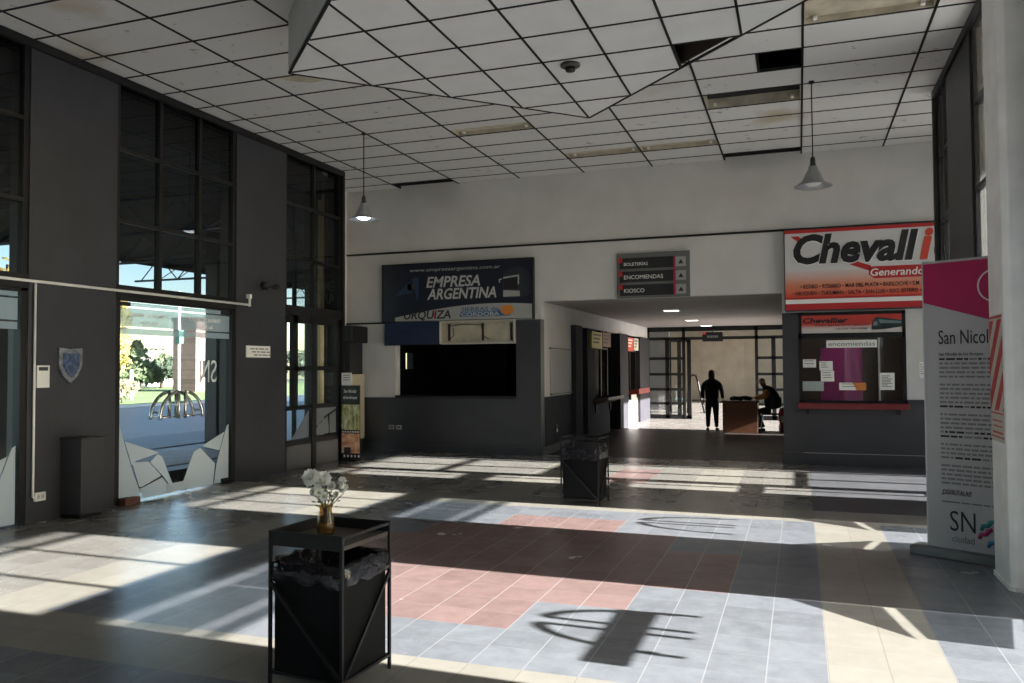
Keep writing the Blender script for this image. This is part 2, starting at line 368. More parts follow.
# lowered square panel hung under the ceiling, turned 45 degrees
DC = Vector((-2.26, 6.70)); DH = 2.42; ZD = 4.50
def clip(poly, hd):
    for sx, sy in ((1, 1), (1, -1), (-1, 1), (-1, -1)):
        out = []
        for k in range(len(poly)):
            p, q = poly[k], poly[(k + 1) % len(poly)]
            dp = hd - (sx * (p[0] - DC.x) + sy * (p[1] - DC.y)); dq = hd - (sx * (q[0] - DC.x) + sy * (q[1] - DC.y))
            if dp >= 0: out.append(p)
            if dp * dq < 0: t = dp / (dp - dq); out.append((p[0] + (q[0] - p[0]) * t, p[1] + (q[1] - p[1]) * t))
        poly = out
        if not poly: break
    return poly
b = MB(); gd = .011
for i in range(-4, 4):
    for j in range(-4, 4):
        x0, y0 = DC.x + .61 * i, DC.y + .61 * j - .02
        if i == 2 and j == 1: continue
        pl = clip([(x0 + gd, y0 + gd), (x0 + .61 - gd, y0 + gd), (x0 + .61 - gd, y0 + .61 - gd), (x0 + gd, y0 + .61 - gd)], DH - .02)
        if len(pl) >= 3: b.prism(pl, (0, 0, ZD), (1, 0, 0), (0, 1, 0), (0, 0, .015))
for k in range(-3, 4):
    q = DH - .02 - abs(.61 * k)
    b.box(DC.x + .61 * k - gd, DC.x + .61 * k + gd, DC.y - q, DC.y + q, ZD - .006, ZD + .03, 1)
    q = DH - .02 - abs(.61 * k - .02)
    b.box(DC.x - q, DC.x + q, DC.y + .61 * k - .02 - gd, DC.y + .61 * k - .02 + gd, ZD - .006, ZD + .03, 1)
cor = [(DC.x - DH, DC.y), (DC.x, DC.y + DH), (DC.x + DH, DC.y), (DC.x, DC.y - DH)]
for k in range(4):
    p, q = cor[k], cor[(k + 1) % 4]
    b.beam((p[0], p[1], (ZD + .03 + ZC) / 2 + .015), (q[0], q[1], (ZD + .03 + ZC) / 2 + .015), .02, ZC - ZD - .03, m=0)
    b.beam((p[0], p[1], ZD + .004), (q[0], q[1], ZD + .004), .024, .018, m=1)
    pi, qi = DC + (Vector(p) - DC) * .988, DC + (Vector(q) - DC) * .988
    b.beam((pi.x, pi.y, (ZD + .02 + ZC) / 2), (qi.x, qi.y, (ZD + .02 + ZC) / 2), .01, ZC - ZD - .03, m=2)  # dark brown lining on the inner side of the edge boards
o = struct(b, 'ceiling_panel', [mat('ceiling_panel_white', (0.62, 0.62, 0.615), .85, noise=.05, nscale=3), TBAR, mat('dark_brown_lining', (.07, .05, .04), .9)], None, 'lowered square ceiling panel turned diagonally with one corner tile missing', 'ceiling panel')
# open light troughs in the ceiling
def trough(x0, x1, y0, y1, label, depth, top):
    t = thing('ceiling_light_trough', label, 'ceiling light', ((x0 + x1) / 2, (y0 + y1) / 2, ZC), 'open light troughs in the tiled ceiling')
    b = MB(); z0, z1 = ZC + .002, ZC + depth; w = .012
    b.box(x0 + w, x1 - w, y1 - 2 * w, y1 - w, z0, z1); b.box(x0 + w, x1 - w, y0 + w, y0 + 2 * w, z0, z1)
    b.box(x0 + w, x0 + 2 * w, y0 + w, y1 - w, z0, z1); b.box(x1 - 2 * w, x1 - w, y0 + w, y1 - w, z0, z1)
    b.build('side_board', BEIGE, t)
    box_obj('back_plate', x0 + w, x1 - w, y0 + w, y1 - w, z1, z1 + .02, top, t)
    for x in (x0 + .12, x1 - .12): box_obj('lamp_holder', x - .02, x + .02, y1 - .09, y1 - 2 * w, z0 + .02, z0 + min(.05, depth - .01), WHITEP, t)
trough(-1.13, .09, 10.54, 11.15, 'open ceiling trough with a black gap, in front of the right hanging lamp', .13, VOID)
trough(-4.79, -3.57, 10.80, 11.15, 'bare beige ceiling trough nearest the tip of the lowered panel', .055, BEIGE)
trough(-3.57, -2.35, 12.63, 12.98, 'left one of two bare beige ceiling troughs end to end near the back wall', .055, BEIGE)
trough(-2.35, -1.13, 12.63, 12.98, 'right one of two bare beige ceiling troughs end to end near the back wall', .055, BEIGE)
trough(.09, 1.31, 8.10, 8.71, 'yellowed ceiling trough at the top edge, nearest the white column', .06, BEIGE)

# ------------------------------------------------------------------ side walls and their glazing
def piers(name, x0, x1, spans, mats, extra=None):
    b = MB()
    for y0, y1 in spans: b.box(x0, x1, y0, y1, 0, 5.62)
    if extra: extra(b)
    return struct(b, name, mats)
LB = [(0.5, 2.6), (4.1, 6.25), (7.40, 9.55), (10.73, 12.40)]     # left bays
RB = [(0.45, 2.45), (3.80, 5.97), (7.45, 9.23), (10.60, 11.40)]  # right bays
def comp(bays, a, z):
    out = []; p = a
    for y0, y1 in bays: out.append((p, y0)); p = y1
    if z > p: out.append((p, z))
    return out
def headers(bays, x0, x1):
    def f(b):
        for y0, y1 in bays: b.box(x0, x1, y0, y1, 5.06, 5.62)
    return f
piers('wall_left', XL - .28, XL, comp(LB, -3, 12.4), [GREYW], headers(LB, XL - .28, XL))
piers('wall_right', XR, XR + .28, comp(RB, -3, 11.4), [GREYW], headers(RB, XR, XR + .28))
b = MB().box(-9.0, 3.2, -3.2, -3.0, 0, 5.62); struct(b, 'wall_front', [WHITEW])
b = MB().box(-8.52, XL - .28, 12.2, 12.4, 5.0, 5.62).box(-8.19, XL - .28, 12.34, 12.4, 0, 5.0, 1).box(-8.19, XL - .28, 12.2, 12.26, 0, 5.0, 1).box(-8.52, -8.42, 12.4, 13.3, 5.0, 5.62).box(-8.52, -8.42, 13.3, 14.0, 0, 5.62); struct(b, 'wall_recess_left', [WHITEW, GREYD])
t = thing('window_16', None, None, (-8.45, 12.35, 0), kind='structure'); b = MB()
for z in (0.03, 2.5, 4.95): b.box(-8.5, XL - .28, 12.27, 12.33, z - .04, z + .04).box(-8.5, -8.44, 12.33, 13.3, z - .04, z + .04)
b.box(-8.5, -8.44, 12.27, 12.33, 0, 5.0); b.build('window_frame', BLACKF, t)
MB().box(-8.44, XL - .28, 12.297, 12.303, .07, 4.9).box(-8.473, -8.467, 12.33, 13.3, .07, 4.9).build('window_glass', GLASS, t)
b = MB().box(XR + .28, 3.2, 11.2, 11.4, 0, 5.62).box(3.0, 3.2, 13.05, 14.0, 0, 5.62).box(3.0, 3.2, 11.4, 13.05, 5.0, 5.62)
struct(b, 'wall_recess_right', [WHITEW])
t = thing('window_17', None, None, (3.1, 12.2, 0), kind='structure'); b = MB()
for y, q in ((11.4, .03), (12.10, .05), (12.95, .06)): b.box(3.06, 3.12, y - q, y + q, 0, 5.0)
for z, h in ((.05, .05), (1.25, .03), (2.62, .13), (3.40, .035), (4.23, .03), (4.97, .03)): b.box(3.06, 3.12, 11.4, 13.0, z - h, z + h)
b.build('window_frame', BLACKF, t); box_obj('window_glass', 3.087, 3.093, 11.43, 12.95, .1, 4.95, GLASSD, t)
# black trim along the top of the side walls
struct(MB().box(XL, XL + .035, -3, 12.4, 4.98, 5.07).box(XL - .3, XL + .035, 12.36, 12.43, 0, 5.07), 'trim_left', [BLACKF])
struct(MB().box(XR - .035, XR, -3, 11.4, 4.98, 5.07).box(XR - .035, XR + .3, 11.38, 11.44, 0, 5.07), 'trim_right', [BLACKF])
WN = [0]
def window_upper(side, y0, y1, cols, gm, fw=.06):
    """three-row black steel window above the doors"""
    WN[0] += 1
    xa, xb = (XL - .10, XL - .02) if side < 0 else (XR + .02, XR + .10)
    t = thing('window_%d' % WN[0], None, None, ((xa + xb) / 2, (y0 + y1) / 2, 2.57), kind='structure')
    b = MB(); zs = [2.57, 3.37, 4.23, 5.06]
    b.box(xa, xb, y0, y0 + fw, 2.45, 5.06).box(xa, xb, y1 - fw, y1, 2.45, 5.06)
    for z in (3.37, 4.23): b.box(xa, xb, y0 + fw, y1 - fw, z - .022, z + .022)
    b.box(xa - .03, xb + .03, y0, y1, 2.45, 2.60).box(xa, xb, y0 + fw, y1 - fw, 5.0, 5.06)
    for c in range(1, cols):
        y = y0 + (y1 - y0) * c / cols; b.box(xa, xb, y - .026, y + .026, 2.6, 5.0)
    b.build('window_frame', BLACKF, t)
    xm = (xa + xb) / 2
    box_obj('window_glass', xm - .003, xm + .003, y0 + fw, y1 - fw, 2.6, 5.0, gm, t)
    return t
DN = [0]
def door_bay(side, y0, y1, gm, detail=True, board=False, side_panel=0.0, label=None):
    """double glass door: jambs, two leaves with frosted film, arched tube handles"""
    DN[0] += 1
    sx = -1 if side < 0 else 1                     # towards outside
    xw = XL if side < 0 else XR
    xm = xw + sx * .06
    t = thing('door_%d' % DN[0], None, None, (xm, (y0 + y1) / 2, 0), kind='structure')
    fw = .075; b = MB()
    b.box(xm - .05, xm + .05, y0, y0 + fw, 0, 2.47).box(xm - .05, xm + .05, y1 - fw, y1, 0, 2.47).box(xm - .05, xm + .05, y0, y1, 2.42, 2.47)
    b.build('door_frame', BLACKF, t)
    a, c = y0 + fw, y1 - fw
    if side_panel:  # opaque panels out of view, added to narrow the door's sun patch
        MB().box(xm - .03, xm + .03, a, a + side_panel, 0, 2.42).box(xm - .03, xm + .03, c - side_panel, c, 0, 2.42).build('side_panel', BLACKF, t)
        a += side_panel; c -= side_panel
    mid = (a + c) / 2
    for s in (-1, 1):
        p, q = (a + .006, mid - .004) if s < 0 else (mid + .004, c - .006)
        leaf = MB().box(xm - .005, xm + .005, p, q, .012, 2.41).build('door_leaf', gm, t)
        xi = xm - sx * .0065; e = -sx * .002       # film on the inner face
        hinge = p if s < 0 else q; W = q - p; dr = -s  # direction from the hinge side to the meeting edge
        Y = lambda f: hinge + dr * f * W
        def film(name, polys, m):
            bb = MB()
            for pl in polys: bb.prism([(Y(u), z) for u, z in pl], (xi, 0, 0), (0, 1, 0), (0, 0, 1), (e, 0, 0))
            return bb.build(name, m, leaf)
        film('frosted_band', [[(0, 2.115), (1, 2.115), (1, 2.34), (0, 2.34)], [(0, 2.36), (1, 2.36), (1, 2.41), (0, 2.41)], [(0, 2.02), (1, 2.02), (1, 2.095), (0, 2.095)]], FROSTB)
        if sx > 0:
            pls = [[(0, .74), (0, .50), (.42, .47), (.62, .45)], [(0, .47), (.60, .425), (.62, .25), (0, .20)], [(0, .175), (.65, .225), (.90, .02), (0, .02)]]
        elif s < 0:
            pls = [[(0, 0.02), (0.40, 0.02), (0.34, .17), (.225, .42), (.105, .74), (.04, .93), (0, 1.06)],
                   [(.125, .74), (.60, .58), (.69, .55), (.30, .49), (.235, .44)],
                   [(.355, .17), (.245, .46), (.29, .47), (.50, .46), (.72, .26), (.40, .16)],
                   [(.42, 0.02), (.94, 0.02), (.74, .235), (.37, .14)],
                   [(.73, .50), (.97, .03), (.955, .03), (.76, .24), (.53, .45), (.66, .535)]]
        else:
            pls = [[(0, 0.02), (.30, 0.02), (.25, .28), (.16, .52), (.04, .80), (0, .82)],
                   [(.06, .78), (.18, .50), (.33, .50), (.55, .545), (.78, .505)] if False else [(.09, .72), (.19, .47), (.55, .56)],
                   [(.32, 0.02), (.96, 0.02), (.70, .50), (.58, .54), (.28, .30)]]
        film('frosted_corner', pls, FROST)
        if detail:
            MB().box(xm - .03, xm + .03, hinge, hinge + dr * .16, .0, .075).box(xm - .02, xm + .02, hinge, hinge + dr * .18, 2.36, 2.41).build('patch_fitting', BLACKF, leaf)
        for io in ((-1, 1) if sx < 0 else (-1,)):   # handles
            xh = xm + io * .075; bb = MB()
            zb = .965 if sx < 0 else .93; R = min(.38, W - .06); Hh = 1.305 - zb
            me_ = Y(1)                               # meeting edge
            P = lambda d, z, x=xh: (x, me_ - dr * d, z)
            arc = [P(.055 + (R - .055) * math.sin(k * PI / 20), zb + Hh * math.cos(k * PI / 20)) for k in range(11)]
            bb.tube(arc, .021, 10); bb.tube([P(.055, zb + Hh), P(.055, zb)], .021, 10)
            if sx < 0: bb.tube([P(.03, zb + .03), P(R, zb + .03)], .007, 6)
            for d, z in ((.055, zb + .20), (R - .03, zb + .09)): bb.tube([P(d, z), P(d, z, xm + io * .006)], .012, 8)
            bb.build('handle', CHROME, leaf)
        if board and s > 0:
            MB().box(xm - .11, xm - .10, mid - .62, mid + .38, 1.02, 1.13).build('hung_board', WHITEP, leaf)  # sign board hung on the handles, unseen itself, there for its shadow
        if detail and side < 0:
            rd = (0, -1, 0); xo = xm - sx * .0105
            # printed to be read from outside, so reversed from in here
            text(leaf, 'lettering', 'TERMINAL DE OMNIBUS', (xm - sx * .014, (p + q) / 2, 2.235), (0, -1, 0), (0, 0, 1), .05, .62, PAPER, .01, 0, 'C')
            text(leaf, 'lettering', 'San Nicolás', (xm - sx * .014, (p + q) / 2, 2.145), (0, -1, 0), (0, 0, 1), .05, .30, PAPER, .0, .2, 'C')
            if s > 0: text(leaf, 'lettering', 'SN', (xm + sx * .012, q - .40, 1.42), (0, -1, 0), (0, 0, 1), .30, .34, PAPER, .0, 0, 'C')
    return t
for k, (y0, y1) in enumerate(LB[:3]):
    window_upper(-1, y0, y1, 3, GLASSU); door_bay(-1, y0, y1, GLASS, detail=(k == 2))
for k, (y0, y1) in enumerate(RB[:3]):
    window_upper(1, y0, y1, 3, GLASSD); door_bay(1, y0, y1, GLASSD, detail=False, board=(k == 1), side_panel=(.16 if k == 2 else 0))
window_upper(1, 10.6, 11.4, 2, GLASSD)
t = thing('window_9', None, None, (XR + .06, 11.1, 0), kind='structure')
b = MB(); b.box(XR + .02, XR + .1, 10.6, 10.66, 0, 2.47).box(XR + .02, XR + .1, 11.34, 11.4, 0, 2.47).box(XR + .02, XR + .1, 10.97, 11.03, 0, 2.47)
for z in (.06, .95, 1.65): b.box(XR + .02, XR + .1, 10.6, 11.4, z - .05, z + .05)
b.build('window_frame', BLACKF, t); box_obj('window_glass', XR + .057, XR + .063, 10.66, 11.34, .1, 2.45, GLASSD, t)
# far left bay: tall two-column window over a panelled door
window_upper(-1, 10.73, 12.40, 2, GLASSU)
t = thing('window_11', None, None, (XL - .06, 11.56, 0), kind='structure')
b = MB(); xa, xb = XL - .10, XL - .02
b.box(xa, xb, 10.73, 10.80, 0, 2.47).box(xa, xb, 12.30, 12.40, 0, 2.47).box(xa - .02, xb + .02, 11.47, 11.60, 0, 2.47).box(xa, xb, 10.98, 11.10, .97, 2.47)
for z, h in ((2.40, .07), (1.60, .035), (.97, .035), (.42, .05)): b.box(xa, xb, 10.73, 12.40, z - h, z + h)
b.build('window_frame', BLACKF, t)
MB().box(xa, xb, 10.8, 11.47, .0, .37).box(xa, xb, 11.6, 12.3, 0, .37).build('kick_panel', mat('grey_metal_panel', (.085, .085, .09), .6, spec=.2), t)
box_obj('window_glass', XL - .063, XL - .057, 10.80, 12.30, .47, 2.4, GLASS, t)
b = MB(); X_ = XL - .056
b.prism([(10.98, .48), (11.46, .48), (11.46, .92)], (X_, 0, 0), (0, 1, 0), (0, 0, 1), (.002, 0, 0))
b.prism([(11.62, .60), (11.95, .80), (12.28, 1.0 - .1), (12.28, .93), (11.62, .93)], (X_, 0, 0), (0, 1, 0), (0, 0, 1), (.002, 0, 0))
b.prism([(11.62, .49), (11.62, .57), (11.80, .67), (12.02, .80), (12.06, .60), (12.06, .49)], (X_, 0, 0), (0, 1, 0), (0, 0, 1), (.002, 0, 0))
b.prism([(12.08, .49), (12.08, .80), (12.28, .87), (12.28, .49)], (X_, 0, 0), (0, 1, 0), (0, 0, 1), (.002, 0, 0))
b.build('frosted_corner', glass_mat('frosted_film_shade', (.5, .52, .54), .55, (.34, .35, .36)), t)  # film colour darkened for the shade outside this bay
# ------------------------------------------------------------------ back wall with the ticket booths and the passage
b = MB()
b.box(-9.0, 3.2, YB, YB + .2, 2.80, 5.62)
b.box(-8.8, XC, YB, YB + .2, 2.47, 2.80).box(-.25, 3.2, YB, YB + .2, 2.46, 2.80)
b.box(-8.8, -7.35, YB, YB + .2, 1.03, 2.47).box(-7.35, -4.87, YB, YB + .2, 2.04, 2.47)
b.box(-4.87, XC, YB - .02, YB + .2, 0.0, 2.46, 1)
b.box(-8.8, -4.87, YB - .02, YB + .2, 0.0, 1.03, 1)
b.box(-.25, 0.0, YB - .02, YB + .2, 0, 2.46, 1).box(0.0, 1.58, YB - .02, YB + .2, 0, 1.0, 1).box(1.58, 3.2, YB - .02, YB + .2, 0, 1.06, 1)
b.box(1.58, 1.86, YB, YB + .2, 1.06, 2.46).box(1.86, 3.2, YB - .01, YB + .2, 1.06, 2.46, 1)
struct(b, 'wall_back', [WHITEW, GREYB])
struct(MB().box(-8.6, XC - .001, YB - .05, YB - .02, 0, .145).box(XC, XC + .03, YB - .05, 16.05, 0, .145).box(-.28, 3.0, YB - .04, YB - .02, 0, .195), 'baseboard_back', [GREYB])
struct(MB().box(-8.6, 3.0, YB - .02, YB, 3.81, 3.845), 'trim_back', [BLACKF])
struct(MB().box(-8.6, -7.57, YB - .02, YB, 2.455, 2.485), 'trim_booth', [BLACKF])
struct(MB().box(.05, 3.0, YB - .046, YB - .04, .19, .20), 'trim_kiosk', [mat('pale_edge_strip', (.30, .30, .32), .4)])
# dark booth behind the counter
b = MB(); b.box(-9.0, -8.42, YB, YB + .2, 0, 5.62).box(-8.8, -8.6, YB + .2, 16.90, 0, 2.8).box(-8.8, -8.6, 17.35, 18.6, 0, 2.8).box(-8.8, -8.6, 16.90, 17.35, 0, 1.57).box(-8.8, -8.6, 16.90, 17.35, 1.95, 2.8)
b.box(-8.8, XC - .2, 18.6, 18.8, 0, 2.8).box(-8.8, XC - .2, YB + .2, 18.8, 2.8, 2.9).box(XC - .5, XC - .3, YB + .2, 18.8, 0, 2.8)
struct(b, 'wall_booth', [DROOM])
t = thing('window_12', None, None, (-8.7, 17.1, 1.57), kind='structure')
MB().box(-8.66, -8.62, 16.89, 16.93, 1.57, 1.95).box(-8.66, -8.62, 17.32, 17.36, 1.57, 1.95).build('window_frame', BLACKF, t)
box_obj('window_glass', -8.645, -8.64, 16.93, 17.32, 1.57, 1.95, glass_mat('clear_pane', (.95, .95, .95), .01), t)
# passage: left wall
b = MB(); xi = XC
b.box(xi - .2, xi, YB + .2, 16.05, 1.05, 2.46, 0).box(xi - .2, xi, YB + .2, 25.0, 2.46, 2.80, 0)
b.box(xi - .2, xi + .01, YB + .2, 16.05, 0, 1.05, 1)
for y0, y1, p in ((16.05, 16.60, .10), (20.60, 21.65, .06), (23.35, 24.95, .06)): b.box(xi - .3, xi + p, y0, y1, 0, 2.46, 1)
b.box(xi - .3, xi - .02, 17.50, 18.25, 0, 2.46, 1).box(xi - .3, xi - .02, 18.25, 19.70, 0, .84, 1)
b.box(xi - .3, xi - .02, 21.65, 23.35, 0, .92, 0)
b.box(xi - 1.6, xi - 1.5, 16.3, 25, 0, 2.8, 2).box(xi - .3, xi - 1.6, 24.95, 25.0, 0, 2.8, 2)
struct(b, 'wall_passage_left', [WHITEM, GREYM, DROOM])
for k, (y0, y1) in enumerate(((18.25, 19.70), (21.65, 23.35))):
    t = thing('window_%d' % (13 + k), None, None, (xi - .1, (y0 + y1) / 2, .9), kind='structure'); b = MB()
    b.box(xi - .12, xi - .06, y0, y0 + .06, .9, 2.46).box(xi - .12, xi - .06, y1 - .06, y1, .9, 2.46).box(xi - .12, xi - .06, (y0 + y1) / 2 - .03, (y0 + y1) / 2 + .03, .9, 2.46)
    b.box(xi - .12, xi - .06, y0, y1, 2.02, 2.06).build('window_frame', BLACKF, t)
    box_obj('window_glass', xi - .092, xi - .088, y0, y1, .9, 2.46, GLASSU, t)
# recessed shutter on the white wall at the passage mouth
t = thing('shutter_panel', 'white closed shutter panel in the white wall at the mouth of the passage', 'shutter', (xi + .01, 15.3, 1.1))
MB().box(xi, xi + .02, 14.55, 16.0, 1.10, 1.94).build('shutter_leaf', mat('shutter_white', (.36, .345, .34), .8, spec=.15), t)
box_obj('shutter_rail', xi, xi + .035, 14.50, 16.03, 1.94, 1.965, GREYD, t); box_obj('shutter_rail', xi, xi + .045, 14.55, 16.0, 1.075, 1.10, GREYD, t)
# passage: right side = parcel kiosk block, then open to the sunny side
b = MB()
b.box(-.25, -.05, YB + .2, 19.62, 0, 2.8).box(-.25, 3.2, 19.5, 19.62, 0, 2.8)
b.box(-.25, -.05, 19.62, 19.98, .66, 2.8).box(-.25, -.05, 19.98, 20.9, 0, 2.8).box(-.25, -.05, 20.9, 25.0, 2.52, 2.8)
struct(b, 'wall_passage_right', [GREYM])
struct(MB().box(-.05, 3.2, 16.6, 16.7, 0, 2.8).box(3.0, 3.2, 14.2, 19.6, 0, 2.8).box(-.05, 3.2, 14.2, 19.6, 2.7, 2.8), 'wall_kiosk', [mat('kiosk_brown_wall', (.17, .105, .075), .6, noise=.15, nscale=2)])
b = MB().box(-4.9, 0.0, YB + .2, 25.0, 2.80, 2.95); struct(b, 'ceiling_passage', [mat('soffit_white', (.25, .225, .21), .7, noise=.05, nscale=2)])
# far end: steel and glass partition, then a sunlit yard with pale cladding
t = thing('door_7', None, None, (-2.4, 25.0, 0), kind='structure'); b = MB(); ya, yb = 24.96, 25.04
b.box(-4.42, -.3, ya, yb, 2.66, 2.80).box(-4.42, -.3, ya, yb, 2.40, 2.49)
for x in (-4.38, -3.30, -1.18, -.33): b.box(x - .045, x + .045, ya, yb, 0, 2.80)
for x0, x1, xm in ((-4.38, -3.30, -3.80), (-1.18, -.33, -.70)):
    b.box(xm - .06, xm + .06, ya, yb, 0, 2.45)
    for z in (1.84, 1.36, .90, .47): b.box(x0, x1, ya, yb, z - .04, z + .04)
    b.box(x0, x1, ya, yb, 0, .13)
b.build('door_frame', BLACKF, t)
b = MB(); b.box(-4.35, -3.3, 24.997, 25.003, .1, 2.42).box(-1.15, -.33, 24.997, 25.003, .1, 2.42).box(-4.35, -.33, 24.997, 25.003, 2.49, 2.68); b.build('door_glass', GLASSD, t)
# slid-open leaf standing behind the left panes
b = MB(); b.box(-3.80, -3.70, 25.1, 25.15, 0, 2.42).box(-3.22, -3.10, 25.1, 25.15, 0, 2.42).box(-3.80, -3.10, 25.1, 25.15, 2.34, 2.42).box(-3.80, -3.10, 25.1, 25.15, 0, .10).box(-3.52, -3.40, 25.1, 25.15, 0, 2.42)
lf = b.build('sliding_leaf', BLACKF, t)
CLAD = block_mat('pale_cladding', (.27, .235, .185), (.20, .175, .14), 0.9, 4.0, 'X', .04)
b = MB().box(-9.0, 3.2, 36.9, 37.1, 0, 3.6); struct(b, 'wall_yard', [CLAD])
b = MB().box(-9.0, 2.2, 25.05, 37.1, 3.5, 3.65).box(-9.0, 0, 25.0, 25.1, 2.95, 3.6); struct(b, 'ceiling_yard', [mat('yard_roof', (.35, .33, .30), .8)])
struct(MB().box(.3, .5, 36.1, 36.9, 0, 3.5), 'wall_yard_shade_pier', [GREYD])  # added out of view to keep the sun off the yard wall
struct(MB().box(-9.1, -8.9, 25.0, 37, 0, 3.6).box(-9.0, -4.45, 24.95, 25.05, 0, 3.6), 'wall_yard_left', [GREYD])
struct(MB().box(-6.3, -4.5, 30.0, 30.2, 0, 3.4), 'wall_yard_screen', [mat('yard_grey_screen', (.12, .12, .13), .6)])

struct(MB().box(-9.0, 3.2, 14.2, 37.1, 3.68, 5.8), 'wall_upper', [GREYD])
# ------------------------------------------------------------------ outside
asph_blue_shade = mat('asphalt', (.055, .066, .085), .5, noise=.2, nscale=.8)  # blue of the skylit shade is mixed into the asphalt colour
struct(MB().box(-70, XL - .28, -60, 120, -.25, -.02), 'asphalt_road', [asph_blue_shade], None, 'blue-shaded asphalt road outside the glass doors', 'road')
struct(MB().box(-60.0, -29.0, 18, 90, -.02, .0).box(-60, -29.0, -40, 17, -.02, 0), 'grass_lawn', [mat('lawn_green', (.115, .165, .055), .9, noise=.35, nscale=.5)], None, 'sunlit green lawn beyond the road', 'lawn')
struct(MB().box(3.2, 80, -60, 120, -.25, -.02).box(XR + .28, 3.2, -60, 11.4, -.25, -.02).box(-8.6, 3.2, 37.2, 90, -.25, -.02), 'concrete_apron', [mat('concrete_ground', (.36, .35, .33), .8, noise=.15, nscale=1)], None, 'pale concrete ground on the sunny side', 'pavement')
pv = mat('pale_paving', (.20, .22, .25), .6, noise=.1, nscale=3)
for (x0, x1, y0, y1) in ((-9.4, -8.1, 6.6, 10.6), (-11.6, -9.9, 8.8, 13.2), (-14.6, -12.3, 10.8, 17.5)):
    struct(MB().box(x0, x1, y0, y1, -.02, .0), 'paving_strip', [pv], None, None)
struct(MB().box(-28.6, -26.6, 24, 33.6, -.02, .004), 'footpath', [mat('path_beige', (.55, .50, .40), .8)], None, 'pale footpath edge before the lawn', 'path')
# canopies of the platforms on both sides
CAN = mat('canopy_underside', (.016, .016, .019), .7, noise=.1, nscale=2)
CANR = block_mat('canopy_slats', (.52, .46, .33), (.25, .22, .16), 3.0, 0.3, 'Y', .03)
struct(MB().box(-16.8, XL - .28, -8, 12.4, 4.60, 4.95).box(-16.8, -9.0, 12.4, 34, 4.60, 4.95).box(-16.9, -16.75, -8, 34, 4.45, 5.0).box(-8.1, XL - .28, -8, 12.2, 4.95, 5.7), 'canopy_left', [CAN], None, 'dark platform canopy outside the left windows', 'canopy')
struct(MB().box(XR + .28, 6.75, -8, 11.4, 5.50, 5.75).box(3.2, 6.75, 11.4, 14.2, 5.50, 5.75), 'canopy_right', [mat('canopy_boards', (.55, .49, .36), .7, noise=.05, nscale=2)], None, 'beige boarded canopy outside the right windows', 'canopy')
b = MB()
for y in range(-4, 33, 3):
    b.tube([(-9.3, y, 4.55), (-16.7, y, 4.55)], .03, 5); b.tube([(-9.3, y, 3.95), (-16.7, y, 3.95)], .03, 5)
    x = -9.3; k = 0
    while x > -16.2:
        z0, z1 = (3.95, 4.55) if k % 2 == 0 else (4.55, 3.95)
        b.tube([(x, y, z0), (x - .6, y, z1)], .018, 4, cap=False)
        b.tube([(x, y, 3.95), (x - .6, y + 1.5, 4.55)], .014, 4, cap=False)
        x -= .6; k += 1
TRUSS = b.build('roof_truss', mat('truss_blue_grey', (.05, .06, .10), .5)); tag(TRUSS, 'blue-grey lattice truss under the dark canopy outside left windows', 'truss')
t = thing('kiosk_hut', 'dark grey hut outside the glass door at the left photo edge', 'hut', (-13, 9.2, -.02)); MB().box(-14.2, -12.2, 8.0, 10.1, -.02, 2.75).build('wall', GREYD, t); MB().box(-14.4, -12.0, 7.8, 10.2, 2.75, 2.9).build('roof', BLACKF, t); MB().box(-12.2, -12.17, 8.5, 9.4, .9, 2.0).build('shutter', mat('hut_shutter', (.06, .06, .065), .5), t)
tag(box_obj('concrete_pillar', -12.3, -12.0, 14.53, 15.5, -.02, 4.6, GREYD), 'dark grey canopy pillar outside behind right door leaf', 'pillar')
LEAF = mat('leaf_green', (.10, .135, .065), .8, noise=.5, nscale=.9)
LEAFD = mat('leaf_dark_green', (.038, .058, .034), .8, noise=.5, nscale=1.2)
LEAFY = mat('leaf_yellow', (.34, .27, .07), .8, noise=.4, nscale=2)
LEAFB = mat('leaf_straw', (.24, .22, .13), .8, noise=.4, nscale=3)
BARK = mat('bark', (.10, .075, .055), .9)
def crown(parent, c, rx, ry, rz, n, s, m, lobes=6, taper=0.0):
    rd = random.Random(int(c[1] * 100) + n); bb = MB(); L_ = [(0, 0, 0, .75)]
    for k in range(lobes): a = rd.uniform(0, 2 * PI); L_.append((.55 * math.cos(a), .55 * math.sin(a), rd.uniform(-.6, .65), rd.uniform(.32, .5)))
    for k in range(n):
        lx, ly, lz, lr = L_[rd.randrange(len(L_))]
        v = Vector((rd.gauss(0, 1), rd.gauss(0, 1), rd.gauss(0, 1))).normalized() * lr * rd.uniform(.55, 1.05)
        z = lz + v.z; f = 1 - taper * max(0, min(1, (z + 1) / 2))
        p = Vector((c[0] + (lx + v.x) * rx * f, c[1] + (ly + v.y) * ry * f, c[2] + z * rz))
        u = Vector((rd.gauss(0, 1), rd.gauss(0, 1), rd.gauss(0, 1))).normalized(); w = u.orthogonal().normalized()
        q = s * rd.uniform(.6, 1.4)
        bb.add([p - u * q, p + w * q * .45, p + u * q, p - w * q * .45], [(0, 1, 2, 3)])
    return bb.build('foliage', m, parent, fixn=False)
def tree(name, label, x, y, h, r, m, n=1500, s=.22, taper=.3, trunk=.18, group='trees beyond the lawn'):
    t = thing(name, label, 'tree', (x, y, -.02), group)
    crown(t, (x, y, h * .56), r, r, h * .46, n, s, m, 7, taper)
    MB().tube([(x, y, -.02), (x + .1, y, h * .4), (x, y + .1, h * .8)], [trunk, trunk * .7, trunk * .3], 7).build('trunk', BARK, t)
    return t
tree('yellow_tree', 'yellow autumn tree at the left edge of the glass door', -38, 36.5, 5.7, 1.6, LEAFY, 1100, .2, .1)
